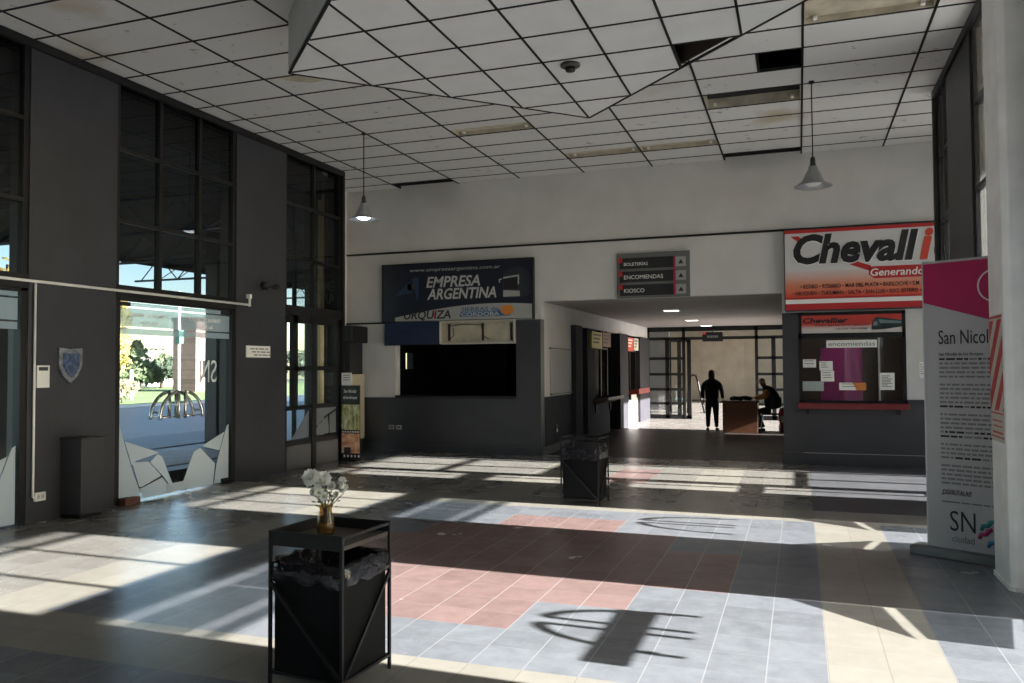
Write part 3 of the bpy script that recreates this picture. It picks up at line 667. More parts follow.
tree('conifer_tree', 'tallest feathery green conifer seen through the left door leaf', -46, 47.2, 3.9, 2.4, LEAF, 1700, .22, .75)
tree('conifer_tree', 'second feathery conifer left of the tallest one through the door', -48, 43.2, 3.5, 1.8, LEAF, 1300, .2, .7)
tree('dark_tree', 'low dark green tree right of the conifers through the door', -50, 53.8, 2.6, 2.4, LEAFD, 1300, .22, .3)
tree('round_tree', 'round olive green tree close to the street pole', -52, 57.6, 3.0, 2.2, LEAF, 1200, .22, .2)
tree('roadside_tree', 'pale leafy tree seen through the far left window', -48, 78, 6.5, 3.0, LEAFB, 1300, .28, .2)
tree('roadside_tree', 'yellow-green tree seen through the window at the left photo edge', -26, 20.6, 6.6, 2.6, LEAFY, 1800, .22, .1)
for (x, y, h) in ((-66, 38, 3.6), (-68, 49, 3.3), (-69, 60, 3.6), (-69, 71, 3.8), (-68, 83, 3.6), (-65, 95, 4.2)):
    tree('hedge_tree', None, x, y, h, 4.6, LEAFD, 900, .4, .1)
for o in list(C.objects):
    if o.name.startswith('hedge_tree'): tag(o, 'dark green tree of the far row along the horizon', 'tree', 'far row of dark trees')
t = thing('shrub', 'straw-coloured bushy shrub at the lawn edge left of the door seam', 'shrub', (-30.2, 30.0, 0)); crown(t, (-30.2, 29.9, .62), .95, .95, .66, 900, .10, LEAFB, 5)
MB().tube([(-30.2, 30.0, 0), (-30.2, 30, .7)], [.05, .02], 6).build('stem', BARK, t)
t = thing('street_pole', 'pale street pole with green box in the door seam', 'pole', (-30, 33.5, -.02))
MB().tube([(-30, 33.5, -.02), (-30, 33.5, 5.6)], .075, 8).build('pole', WHITEP, t)
MB().box(-30.15, -29.85, 33.35, 33.65, 2.9, 3.6).build('junction_box', mat('pole_green', (.05, .16, .12), .6), t)
t = thing('marker_post', 'short white marker post on the lawn', 'post', (-33, 33.4, -.02)); MB().tube([(-33, 33.4, -.02), (-33, 33.4, 1.5)], .09, 8).build('post', WHITEP, t); MB().sphere((-33, 33.4, 1.5), .09).build('cap', WHITEP, t)
t = thing('brick_building', 'brown brick tower building seen through the right door leaf', 'building', (-41, 48, 0))
BRK = block_mat('brown_brick', (.22, .13, .11), (.30, .22, .19), .5, .18, 'Y', .25)
MB().box(-42, -40, 46.3, 50.5, 0, 5.0).build('wall', BRK, t); MB().box(-42.1, -39.9, 46.2, 50.6, 5.0, 5.25).build('roof', GREYD, t)
MB().box(-40.03, -39.98, 47.0, 47.6, 1.0, 2.2).build('window', BLACKF, t)
t = thing('white_house', 'low white house on the far side of the lawn', 'building', (-58, 60, 0))
MB().box(-60, -57, 56, 65, 0, 2.4).build('wall', WHITEP, t); MB().prism([(-61, 2.4), (-56, 2.4), (-58.5, 3.4)], (0, 55.6, 0), (1, 0, 0), (0, 0, 1), (0, 9.8, 0)).build('roof', mat('roof_grey', (.25, .22, .2), .8), t)
MB().box(-57.02, -56.97, 58, 59.2, .8, 1.8).build('window', BLACKF, t)
t = thing('parked_car', 'dark car parked far off beyond the lawn', 'car', (-55, 54.2, 0))
MB().prism([(-2.0, .35), (2.0, .35), (2.05, .8), (1.2, .95), (.7, 1.4), (-1.0, 1.4), (-1.6, .95), (-2.05, .85)], (-55.8, 54.2, 0), (0, 1, 0), (0, 0, 1), (1.6, 0, 0)).build('body', BLACKF, t)
for yy in (52.9, 55.4):
    for xx in (-55.85, -54.3): MB().tube([(xx, yy, .33), (xx + .2, yy, .33)], .33, 12).build('wheel', BLACKM, t)
# ------------------------------------------------------------------ waste bins
def waste_bin(label, p0, p1, h, tidy):
    """p0 = front-left corner, p1 = front-right corner on the floor (as seen); square plan"""
    p0, p1 = Vector((*p0, 0)), Vector((*p1, 0)); r = (p1 - p0); W = r.length; r.normalize(); n = Vector((-r.y, r.x, 0))
    D = W
    t = thing('waste_bin', label, 'bin', p0 + r * W / 2 + n * D / 2, 'black metal waste bins in the hall')
    P = lambda a, d, z: p0 + r * (a * W) + n * (d * D) + Vector((0, 0, z))
    f = MB()
    for a in (0, 1):
        for d in (0, 1): f.beam(P(a, d, 0), P(a, d, h), .015, up=tuple(n))
    for z in (.07, h * .70, h - .012):
        for k, (q, w) in enumerate((((0, 0), (1, 0)), ((1, 0), (1, 1)), ((1, 1), (0, 1)), ((0, 1), (0, 0)))):
            f.beam(P(*q, z), P(*w, z), .013)
    f.build('frame', BLACKF, t)
    bd = MB(); e = .035
    bd.add([P(e, e, .06), P(1 - e, e, .06), P(1 - e, 1 - e, .06), P(e, 1 - e, .06), P(e, e, h * .69), P(1 - e, e, h * .69), P(1 - e, 1 - e, h * .69), P(e, 1 - e, h * .69)],
           [(0, 3, 2, 1), (0, 1, 5, 4), (1, 2, 6, 5), (2, 3, 7, 6), (3, 0, 4, 7)])
    bd.build('body', mat('bin_sheet_black', (.007, .007, .008), .7, spec=.12, noise=.25, nscale=6), t)
    br = MB()
    br.beam(P(.02, -.012, h * .66), P(.98, -.012, .08), .016); br.beam(P(1.012, .02, .08), P(1.012, .98, h * .66), .016)
    br.beam(P(-.012, .02, h * .66), P(-.012, .98, .08), .016)
    br.build('diagonal_brace', BLACKF, t)
    # liner folded over the rim, crumpled
    rd = random.Random(5 + int(W * 1000)); g = MB(); N = 44; dz_ = 0 if tidy else .07; rows = [(1.03, h * .675), (1.055, h * .71), (1.05, h * .755), (1.03, h * .79), (.97, h * .815), (.89, h * .80), (.78, h * .73), (.62, h * .66)]
    vs = []
    for ri, (s, z) in enumerate(rows):
        for k in range(N):
            a = 2 * PI * k / N; c, sn = math.cos(a), math.sin(a); q = 1 / max(abs(c), abs(sn))
            u, v = c * q * .5, sn * q * .5
            j = rd.uniform(-.014, .014); jz = rd.uniform(-.016, .016)
            vs.append(P(.5 + u * (s + j), .5 + v * (s + j), (z + dz_ * h if ri else z) + jz * h))
    g.add(vs, [(i * N + k, i * N + (k + 1) % N, (i + 1) * N + (k + 1) % N, (i + 1) * N + k) for i in range(len(rows) - 1) for k in range(N)] + [tuple((len(rows) - 1) * N + k for k in range(N))], 0, True)
    o = g.build('bin_liner', BAG, t)
    # tray top
    tr = MB(); z1 = h; z0 = h - .075
    for q, w in (((0, 0), (1, 0)), ((1, 1), (0, 1)), ((0, 1), (0, 0))):
        tr.beam(P(*q, (z0 + z1) / 2), P(*w, (z0 + z1) / 2), .008, z1 - z0)
    if tidy:
        tr.build('tray_rim', BLACKF, t)
        tp = MB(); tp.add([P(.01, .01, z0 + .02), P(.99, .01, z0 + .02), P(.99, .99, z0 + .02), P(.01, .99, z0 + .02), P(.01, .01, z0), P(.99, .01, z0), P(.99, .99, z0), P(.01, .99, z0)],
                          [(0, 1, 2, 3), (7, 6, 5, 4), (0, 4, 5, 1), (1, 5, 6, 2), (2, 6, 7, 3), (3, 7, 4, 0)])
        tp.build('tray', RUST, t)
    else:
        f2 = MB()
        for q, w in (((0, 0), (1, 0)), ((1, 0), (1, 1)), ((1, 1), (0, 1)), ((0, 1), (0, 0))): f2.beam(P(*q, h - .01), P(*w, h - .01), .022)
        f2.build('rim', ALU if False else BLACKF, t)
    return t, P
BIN, BP = waste_bin('nearest black metal waste bin carrying a vase of white flowers', (-2.545, 3.497), (-2.113, 3.469), .78, True)
waste_bin('black metal waste bin with shiny liner standing mid-hall without flowers', (-2.63, 9.12), (-2.185, 9.105), .78, False)
# vase with flowers on the near bin's tray
vz = .726; vc = BP(.40, .52, vz)
t = thing('flower_vase', 'small amber glass vase of white flowers on the nearest bin', 'vase', vc)
amber = glass_mat('amber_glass', (.80, .66, .40), .10, (.5, .42, .25))
V0 = Vector(vc)
MB().lathe([(.0, .001), (.040, .001), (.046, .02), (.050, .055), (.043, .09), (.034, .115), (.031, .135), (.040, .155), (.036, .153), (.028, .132), (.030, .114), (.038, .088), (.044, .055), (.040, .02), (.0, .010)], V0, 24).build('vase', amber, t)
MB().lathe([(.0, .012), (.038, .014), (.043, .054), (.0, .056)], V0, 20).build('water', mat('murky_water', (.20, .13, .04), .15), t)
STEM = mat('stem_green', (.10, .13, .05), .7); PET = mat('petal_white', (.90, .90, .86), .7, noise=.08, nscale=40); HEART = mat('flower_heart', (.42, .40, .16), .8)
R_ = Vector((.94, -.22, 0)).normalized(); F_ = Vector((.22, .94, 0)).normalized()
FL = [((-.080, -.02, .288), .056, 'pom'), ((-.045, .03, .285), .046, 'pom'), ((-.066, -.02, .222), .028, 'daisy'), ((-.002, 0, .272), .032, 'pom'), ((.026, .02, .250), .028, 'pom'),
      ((-.008, -.04, .222), .028, 'daisy'), ((.022, -.03, .205), .030, 'daisy'), ((.066, .01, .215), .018, 'daisy'), ((.122, .0, .285), .030, 'pom'), ((.122, .01, .245), .034, 'pom'), ((-.025, -.03, .250), .024, 'pom')]
for k, (q, r, kd) in enumerate(FL):
    c = V0 + R_ * q[0] + F_ * q[1] + Vector((0, 0, q[2])); rd = random.Random(k)
    base = V0 + Vector((rd.uniform(-.012, .012), rd.uniform(-.012, .012), .03))
    MB().tube([base, V0 + (R_ * q[0] + F_ * q[1]) * .25 + Vector((0, 0, .15)), c - Vector((0, 0, r * .5))], [.003, .0028, .0022], 5).build('stem', STEM, t)
    bb = MB()
    layers = ((.15, 8, .7), (.5, 12, .95), (.85, 14, 1.0), (1.25, 14, 1.0), (1.7, 12, .9)) if kd == 'pom' else ((1.15, 13, 1.0), (1.3, 13, .95))
    ax = Vector((rd.uniform(-.4, .4), -1 if kd == 'daisy' else -.4, rd.uniform(.2, .9))).normalized(); u = ax.orthogonal().normalized(); w = ax.cross(u)
    for th, npet, ln in layers:
        for j in range(npet):
            a = 2 * PI * j / npet + th * 3; d = (u * math.cos(a) + w * math.sin(a)); tip = (ax * math.cos(th) + d * math.sin(th)) * r * ln * rd.uniform(.85, 1.1)
            s_ = ax.cross(d).normalized() * r * .33; md = tip * .62 + ax * r * .10
            bb.add([c, c + md + s_, c + tip, c + md - s_], [(0, 1, 2, 3)])
    fo = bb.build('flower', PET, t, fixn=False)
    if kd == 'daisy': MB().sphere(c + ax * r * .12, r * .34, n=8, k=6).build('flower_heart', HEART, fo)
bb = MB(); rd = random.Random(3)
for k in range(46):
    q = V0 + R_ * rd.uniform(-.05, .055) + F_ * rd.uniform(-.04, .04) + Vector((0, 0, rd.uniform(.135, .225))); u = Vector((rd.gauss(0, 1), rd.gauss(0, 1), rd.uniform(.2, 1.2))).normalized(); w = u.orthogonal().normalized()
    bb.add([q, q + u * .014 + w * .006, q + u * .03, q + u * .014 - w * .006], [(0, 1, 2, 3)])
bb.build('leaf_spray', STEM, t, fixn=False)

# ------------------------------------------------------------------ hanging lamps, detector
def pendant(label, x, y, zb, lit):
    t = thing('pendant_lamp', label, 'lamp', (x, y, zb), 'metal pendant lamps')
    MB().tube([(x, y, zb + .34), (x, y, ZC)], .008, 6).lathe([(.0, .0), (.035, -.002), (.03, -.03), (0, -.032)], (x, y, ZC), 12).build('cable', BLACKM, t)
    MB().lathe([(0, .36), (.022, .36), (.03, .33), (.034, .26), (.05, .24), (.05, .21), (.0, .21)], (x, y, zb), 16).build('lamp_socket', GREYD, t)
    MB().lathe([(.045, .245), (.055, .24), (.058, .20), (.075, .185), (.085, .15), (.098, .14), (.105, .105), (.118, .095), (.128, .062), (.150, .050), (.205, .010), (.225, 0), (.218, .001), (.200, .006), (.148, .042), (.122, .055), (.11, .09), (.09, .13), (.05, .18)], (x, y, zb), 32).build('lamp_shade', LAMPG, t)
    em = mat('lamp_bulb_lit', (.9, .95, 1), .3, emit=(.85, .93, 1.0), estr=14) if lit else mat('lamp_bulb_off', (.75, .75, .72), .3)
    MB().lathe([(0, .004), (.06, .008), (.095, .03), (.085, .07), (.03, .15), (.0, .15)], (x, y, zb), 16).build('bulb', em, t)
pendant('lit grey pendant lamp hanging near the left windows', -6.02, 10.48, 3.785, True)
pendant('unlit grey pendant lamp hanging above the red and white sign', .197, 10.48, 3.785, False)
t = thing('smoke_detector', 'round dark detector on the lowered ceiling panel', 'detector', (-2.02, 7.42, ZD))
MB().lathe([(0, 0), (.095, 0), (.095, -.018), (.075, -.03), (0, -.032)], (-2.02, 7.42, ZD - .006), 24).build('base', mat('detector_grey', (.05, .047, .045), .6), t)
MB().lathe([(0, -.03), (.05, -.03), (.045, -.065), (.02, -.075), (0, -.075)], (-2.02, 7.42, ZD - .006), 16).build('sensor', BLACKM, t)

# ------------------------------------------------------------------ left wall fittings
t = thing('metal_cabinet', 'grey metal box cabinet on the floor against the left pier', 'cabinet', (-7.40, 6.80, 0))
MB().box(XL, -7.25, 6.66, 6.96, .04, .84).build('body', GREYB, t, .006); MB().box(XL, -7.27, 6.67, 6.95, 0, .04).build('plinth', BLACKF, t); MB().box(XL, -7.24, 6.65, 6.97, .84, .865).build('lid', GREYD, t, .004)
t = thing('shield_plaque', 'blue and silver shield plaque on the left grey pier', 'plaque', (XL, 6.76, 1.45))
sp = [(-.15, .17), (0, .155), (.15, .17), (.15, -.02), (.09, -.14), (0, -.22), (-.09, -.14), (-.15, -.02)]
MB().prism(sp, (XL, 6.76, 1.67), (0, 1, 0), (0, 0, 1), (.03, 0, 0)).build('shield', mat('plaque_silver', (.20, .21, .24), .4, .2, noise=.5, nscale=18), t, .006)
MB().prism([(x * .72, z * .70) for x, z in sp], (XL + .03, 6.76, 1.665), (0, 1, 0), (0, 0, 1), (.006, 0, 0)).build('shield_face', mat('plaque_blue', (.045, .075, .15), .4, noise=.9, nscale=26), t)
t = thing('wall_notice', 'small white notice with dark header on the left pier', 'notice', (XL, 6.43, 1.41))
MB().box(XL, XL + .012, 6.355, 6.505, 1.41, 1.645).build('sheet', WHITEP, t); MB().box(XL + .012, XL + .014, 6.375, 6.485, 1.59, 1.63).build('header', GREYD, t)
t = thing('wall_outlet', 'white double outlet low on the left pier at the conduit end', 'outlet', (XL, 6.40, .20))
MB().box(XL, XL + .03, 6.335, 6.465, .225, .315).build('plate', WHITEP, t, .004); MB().box(XL + .03, XL + .034, 6.36, 6.39, .25, .29).box(XL + .03, XL + .034, 6.41, 6.44, .25, .29).build('socket', ALU, t)
t = thing('conduit', 'thin white conduit pipe across the left wall above the doors', 'pipe', (XL + .04, 6.31, .27))
MB().tube([(XL + .045, 2.0, 2.525), (XL + .045, 9.80, 2.525)], .016, 8).build('horizontal_pipe', WHITEP, t)
MB().tube([(XL + .02, 6.315, 2.525), (XL + .02, 6.315, .27), (XL + .02, 6.34, .27)], .013, 8).build('vertical_pipe', WHITEP, t)
MB().tube([(XL + .04, 9.80, 2.50), (XL + .04, 9.80, 2.66)], .017, 8).box(XL, XL + .06, 9.775, 9.825, 2.62, 2.68).build('end_box', WHITEP, t)
t = thing('wall_sign', 'small white lettered plate on the second grey pier', 'sign', (XL, 10.05, 1.76))
MB().box(XL, XL + .012, 9.77, 10.33, 1.765, 1.935).build('plate', WHITEP, t)
for k, z in enumerate((1.89, 1.845, 1.80)):
    bb = MB(); y = 9.86 + .04 * k
    for wd in (.09, .06, .12, .07): bb.box(XL + .012, XL + .014, y, y + wd, z - .008, z + .010); y += wd + .025
    bb.build('lettering', GINK, t)
t = thing('wall_spotlight', 'black twin spotlight bracket on the second grey pier', 'spotlight', (XL, 10.2, 2.77))
MB().box(XL, XL + .04, 10.13, 10.23, 2.77, 2.90).tube([(XL + .04, 10.18, 2.83), (XL + .12, 10.18, 2.83)], .018, 8).build('bracket', BLACKF, t)
MB().tube([(XL + .12, 10.00, 2.83), (XL + .12, 10.10, 2.83)], [.05, .03], 12).tube([(XL + .12, 10.10, 2.83), (XL + .12, 10.26, 2.83)], .015, 8).tube([(XL + .12, 10.26, 2.83), (XL + .12, 10.36, 2.83)], [.03, .05], 12).build('lamp_head', BLACKM, t)
t = thing('door_sticker', 'white sheet taped across the foot of the glass doors', 'sheet', (XL + .01, 8.47, .02)); MB().box(XL - .045, XL - .042, 8.28, 8.64, .03, .14).build('sheet', FROST, t)
t = thing('door_wedge', 'reddish brick wedge by the left foot of the glass doors', 'wedge', (XL + .06, 7.52, 0)); MB().box(XL + .02, XL + .12, 7.45, 7.68, 0, .085).build('brick', mat('brick_red', (.10, .045, .035), .8, noise=.3, nscale=12), t, .006); MB().tube([(XL + .1, 7.66, .01), (XL + .2, 7.80, .012), (XL + .22, 7.95, .012)], .008, 6).build('cord', BLACKM, t)

# left recess: cabinet with a black machine, poster stand
t = thing('beige_cabinet', 'tall beige cabinet in the left corner under the black machine', 'cabinet', (-8.1, 13.7, 0))
MB().box(-8.24, -7.98, 13.40, 13.93, .24, 1.48).build('body', mat('cabinet_beige', (.40, .36, .26), .5), t, .008); MB().box(-8.23, -8.0, 13.43, 13.92, 0, .24).build('plinth', BLACKF, t); MB().box(-8.24, -7.98, 13.385, 13.40, .86, .875).build('seam', GREYD, t)
t = thing('black_machine', 'black machine with overhanging head on the beige cabinet', 'machine', (-8.3, 13.65, 1.48))
MB().box(-8.24, -8.02, 13.45, 13.92, 1.48, 2.08).build('body', BLACKM, t, .01); MB().box(-8.24, -7.90, 13.30, 13.93, 2.08, 2.40).build('head', BLACKF, t, .03); MB().box(-8.2, -8.05, 13.40, 13.45, 1.50, 1.53).build('drip_tray', GREYD, t)
t = thing('poster_stand', 'narrow totem poster with two photos beside the far left window', 'poster', (-7.33, 12.32, 0))
yy = 12.32; px0, px1 = -7.53, -7.16
MB().box(px0, px1, yy, yy + .03, .03, 1.30).build('board', mat('poster_black', (.012, .012, .012), .4), t); MB().box(px0 + .02, px1 - .02, yy - .06, yy + .09, 0, .03).build('base', BLACKF, t)
def photo_mat(name, cols, scale, st):
    m = bpy.data.materials.new(name); m.use_nodes = True; nt = m.node_tree; bs = nt.nodes['Principled BSDF']
    tc = nt.nodes.new('ShaderNodeTexCoord'); mp = nt.nodes.new('ShaderNodeMapping'); mp.inputs['Scale'].default_value = st
    n = nt.nodes.new('ShaderNodeTexNoise'); n.inputs['Scale'].default_value = scale; n.inputs['Detail'].default_value = 3; r = nt.nodes.new('ShaderNodeValToRGB')
    nt.links.new(tc.outputs['Object'], mp.inputs['Vector']); nt.links.new(mp.outputs['Vector'], n.inputs['Vector']); nt.links.new(n.outputs['Fac'], r.inputs['Fac'])
    e = r.color_ramp.elements; e[0].position = .3; e[1].position = .72; e[0].color = (*cols[0], 1); e[1].color = (*cols[-1], 1)
    for i, c in enumerate(cols[1:-1]): q = e.new(.3 + .42 * (i + 1) / (len(cols) - 1)); q.color = (*c, 1)
    nt.links.new(r.outputs['Color'], bs.inputs['Base Color']); bs.inputs['Roughness'].default_value = .4
    return m
MB().box(px0 + .02, px1, yy - .004, yy, .53, .97).build('printed_photo', photo_mat('photo_trees', [(.05, .07, .03), (.28, .30, .12), (.55, .56, .32), (.80, .82, .84)], 9, (1.6, 1, .7)), t)
MB().box(px0 + .02, px1, yy - .004, yy, .13, .47).build('printed_photo', photo_mat('photo_sunset', [(.32, .12, .07), (.65, .28, .15), (.82, .50, .33), (.85, .65, .50)], 6, (1, 1, 1.5)), t)
MB().box(px0 + .07, px0 + .20, yy - .006, yy - .004, .13, .23).build('printed_house', GREYD, t)
X1, Z1 = (1, 0, 0), (0, 0, 1)
text(t, 'lettering', 'San Nicolás', ((px0 + px1) / 2, yy, 1.175), X1, Z1, .055, .25, PAPER, .0, .25, 'C'); text(t, 'lettering', 'de los Arroyos', ((px0 + px1) / 2, yy, 1.065), X1, Z1, .055, .27, PAPER, .0, .25, 'C')
bb = MB()
for k in range(7): bb.box(px0 + .03 + k * .05, px0 + .06 + k * .05, yy - .005, yy, .485, .51)
bb.build('caption', PAPER, t); bb = MB()
for k in range(5): bb.box(px0 + .06 + k * .07, px0 + .09 + k * .07, yy - .005, yy, .06, .10)
bb.build('caption', PAPER, t)
t = thing('paper_sheet', 'white paper card standing on top of the totem poster', 'paper', (-7.42, 12.335, 1.30)); MB().box(-7.52, -7.32, 12.33, 12.337, 1.30, 1.52).build('sheet', PAPER, t)
bb = MB()
for z in (1.47, 1.43, 1.39): bb.box(-7.49, -7.36, 12.328, 12.33, z, z + .012)
bb.build('print', GINK, t)
t = thing('beige_post', 'beige post seen through the far left window', 'post', (-7.74, 12.0, 0)); MB().tube([(-7.74, 12.02, 0), (-7.74, 12.02, 4.6)], .055, 12).build('pipe', mat('post_beige', (.48, .38, .20), .6), t); MB().box(-7.80, -7.70, 11.95, 12.09, 4.5, 4.62).build('clamp', GREYD, t)
# ------------------------------------------------------------------ signs on the back wall
YS = YB - .10
SGN = mat('sign_dim_white', (.46, .46, .46), .5)
t = thing('company_sign', 'dark blue bus company sign with white lettering above the left booth', 'sign', (-6.05, YB, 2.48))
SX0, SX1, SZ0, SZ1 = -7.56, -4.53, 2.485, 3.57
MB().box(SX0, SX1, YS, YB, SZ0, SZ1).build('sign_board', NAVY, t)
MB().box(SX0 - .02, SX0, YS - .01, YB, SZ0 - .01, SZ1 + .02).box(SX1, SX1 + .02, YS - .01, YB, SZ0 - .01, SZ1 + .02).box(SX0, SX1, YS - .01, YB, SZ1, SZ1 + .02).build('sign_frame', BLACKF, t)
e = (0, -.003, 0)
GREYP = mat('sign_pale_grey', (.34, .34, .33), .5)
arcp = [(-7.30, 2.49)] + [(-7.30 + 2.77 * k / 16, 2.51 + .27 * math.sin(PI * min(1, .06 + .60 * k / 16))) for k in range(17)] + [(-4.53, 2.49)]
MB().prism(arcp, (0, YS, 0), X1, Z1, e).build('pale_swoosh', GREYP, t)
text(t, 'lettering', 'www.empresaargentina.com.ar', (-6.99, YS, 3.425), X1, Z1, .060, 1.85, GREYP, .006)
text(t, 'lettering', 'EMPRESA', (-6.64, YS, 3.12), X1, Z1, .20, 1.10, SGN, .02, .22); text(t, 'lettering', 'ARGENTINA', (-6.62, YS, 2.89), X1, Z1, .20, 1.40, SGN, .02, .22)
text(t, 'lettering', 'URQUIZA', (-7.11, YS - .003, 2.525), X1, Z1, .155, .98, INK, .02, .15)
MB().box(-6.48, -6.45, YS - .007, YS - .003, 2.53, 2.63).box(-6.46, -6.43, YS - .007, YS - .003, 2.645, 2.685).build('red_mark', RED, t)
BLT = mat('sign_blue', (.03, .12, .26), .4); ORG_ = mat('sign_orange', (.62, .22, .03), .4)
text(t, 'lettering', 'SIERRAS de', (-5.92, YS - .003, 2.645), X1, Z1, .075, .74, BLT, .015)
MB().prism([(-5.95, 2.545), (-4.95, 2.545), (-5.00, 2.64), (-5.16, 2.66), (-5.22, 2.635), (-5.93, 2.635)], (0, YS - .003, 0), X1, Z1, e).build('blue_band', BLT, t)
text(t, 'lettering', 'CÓRDOBA', (-5.92, YS - .006, 2.555), X1, Z1, .085, .76, SGN, .02)
MB().prism([(-5.01 + .13 * math.cos(k * PI / 12), 2.65 + .09 * math.sin(k * PI / 12)) for k in range(24)], (0, YS - .004, 0), X1, Z1, e).build('orange_sun', ORG_, t)
MB().prism([(-6.93, 3.30), (-6.80, 3.32), (-6.80, 2.90), (-6.84, 2.90)], (0, YS, 0), X1, Z1, e).prism([(-7.30, 2.98), (-6.95, 3.28), (-6.93, 3.03)], (0, YS, 0), X1, Z1, e).build('blue_figure', mat('sign_dim_blue', (.022, .04, .10), .4), t)
MB().prism([(-6.98 + (.09 if k % 2 else .05) * math.cos(k * PI / 8), 3.14 + (.09 if k % 2 else .05) * math.sin(k * PI / 8)) for k in range(16)], (0, YS, 0), X1, Z1, e).build('yellow_sun', mat('sun_yellow', (.30, .22, .06), .5), t)
def bus_front(parent, x, z, w, h, y):
    B_ = lambda pl: [(x + a * w, z + c * h) for a, c in pl]
    MB().prism(B_([(0, .04), (.04, .78), (.18, .95), (.55, 1.0), (.72, .97), (.92, .80), (1, .55), (.98, .10), (.70, .0), (.05, 0)]), (0, y, 0), X1, Z1, (0, -.003, 0)).build('bus_picture', mat('bus_dark', (.02, .024, .035), .4), parent)
    MB().prism(B_([(.03, .02), (.62, .02), (.62, .20), (.03, .24)]), (0, y - .003, 0), X1, Z1, (0, -.002, 0)).prism(B_([(.03, .68), (.60, .74), (.60, .42), (.55, .42), (.55, .68), (.03, .62)]), (0, y - .003, 0), X1, Z1, (0, -.002, 0)).build('bus_picture_trim', GREYP, parent)
    MB().prism(B_([(.06, .60), (.54, .66), (.54, .28), (.06, .28)]), (0, y - .003, 0), X1, Z1, (0, -.002, 0)).build('bus_picture_windscreen', BLACKM, parent)
    MB().tube([(x - .02 * w, y - .004, z + .62 * h), (x - .12 * w, y - .004, z + .60 * h), (x - .10 * w, y - .004, z + .5 * h)], .012, 5).build('bus_picture_mirror', GREYP, parent)
bus_front(t, -5.10, 2.88, .54, .55, YS)
t = thing('blank_panel', 'plain dark blue panel under the left end of the blue sign', 'panel', (-6.97, YB, 2.04)); MB().box(-7.55, -6.39, YB - .06, YB, 2.045, 2.475).build('panel', BLUEP, t, .004)
MB().box(-7.56, -6.38, YB - .065, YB, 2.03, 2.045).build('edge_strip', BLACKF, t)
t = thing('light_box', 'gutted beige light box frame beside the plain blue panel', 'light box', (-5.5, YB, 2.04))
b = MB(); b.box(-6.38, -4.88, YB - .01, YB, 2.06, 2.47); b.build('back_plate', mat('old_cream', (.42, .38, .29), .6, noise=.22, nscale=4), t)
b = MB(); b.box(-6.38, -4.88, YB - .07, YB, 2.045, 2.065).box(-6.38, -4.88, YB - .07, YB, 2.455, 2.475).box(-6.385, -6.365, YB - .07, YB, 2.06, 2.46).box(-4.90, -4.88, YB - .07, YB, 2.06, 2.46); b.build('frame', mat('old_white', (.52, .49, .42), .5), t)
for x in (-6.20, -5.52, -4.96): box_obj('batten', x - .02, x + .02, YB - .035, YB - .01, 2.10, 2.42, BLACKM, t)
b = MB(); b.tube([(-6.17, YB - .03, 2.38), (-5.9, YB - .03, 2.41), (-5.55, YB - .03, 2.39), (-5.52, YB - .03, 2.2), (-5.4, YB - .03, 2.12)], .008, 5); b.build('wiring', BLACKM, t); b = MB(); b.tube([(-6.2, YB - .03, 2.13), (-6.1, YB - .03, 2.2), (-6.12, YB - .03, 2.35)], .008, 5); b.build('wiring', BLACKM, t)
t = thing('booth_counter', 'dark counter shelf along the left booth opening', 'counter', (-6.1, YB, 1.03)); MB().box(-7.33, -4.88, YB - .05, YB + .25, 1.03, 1.07).build('counter_top', BLACKF, t, .004); MB().box(-7.2, -5.0, YB + .02, YB + .04, .98, 1.03).build('edge', GREYD, t)
for k, (x, lb) in enumerate(((-7.42, 'left of two pale outlets low on the dark booth wall'), (-7.26, 'right of two pale outlets low on the dark booth wall'))):
    t = thing('wall_outlet', lb, 'outlet', (x, YB - .02, .42), 'outlets under the left booth'); MB().box(x - .055, x + .055, YB - .035, YB - .02, .42, .50).build('plate', mat('aged_plate', (.35, .34, .33), .5), t); MB().box(x - .035, x - .005, YB - .038, YB - .035, .44, .48).box(x + .005, x + .035, YB - .038, YB - .035, .44, .48).build('socket', GREYD, t)
t = thing('black_outlet', 'small black outlet on the dark wall around the booth corner', 'outlet', (XC + .02, 14.9, .40)); MB().box(XC + .01, XC + .03, 14.83, 14.97, .40, .50).build('plate', BLACKF, t); MB().box(XC + .03, XC + .035, 14.87, 14.93, .36, .42).build('plug', WHITEP, t)

# direction sign
t = thing('direction_sign', 'grey direction board with three black strips above the passage', 'sign', (-2.36, YB, 2.78))
DX0, DX1, DZ0, DZ1 = -2.985, -1.725, 2.79, 3.575
MB().box(DX0, DX1, YB - .05, YB, DZ0, DZ1).build('board', mat('board_grey', (.115, .12, .12), .5), t, .004); yf = YB - .05
for k, s in enumerate(('BOLETERÍAS', 'ENCOMIENDAS', 'KIOSCO')):
    z = 3.30 - .235 * k
    MB().box(-2.93, -2.00, yf - .008, yf, z, z + .19).build('strip', INK, t)
    text(t, 'lettering', s, (-2.855, yf - .008, z + .055), X1, Z1, .068, None, PAPER, .0)
    MB().box(-2.95, -2.885, yf - .010, yf - .002, z + .11, z + .20).build('red_corner', RED, t)
    at_ = MB().box(-1.96, -1.79, yf - .006, yf, z + .01, z + .175).build('arrow_tile', mat('tile_grey', (.30, .30, .30), .5), t)
    MB().prism([(-1.92, z + .055), (-1.83, z + .055), (-1.875, z + .13)], (0, yf - .006, 0), X1, Z1, (0, -.003, 0)).build('arrow', INK, at_)
MB().box(-2.00, -1.965, yf - .009, yf, 2.83, 3.49).build('red_bar', mat('bar_crimson', (.35, .012, .06), .5), t)

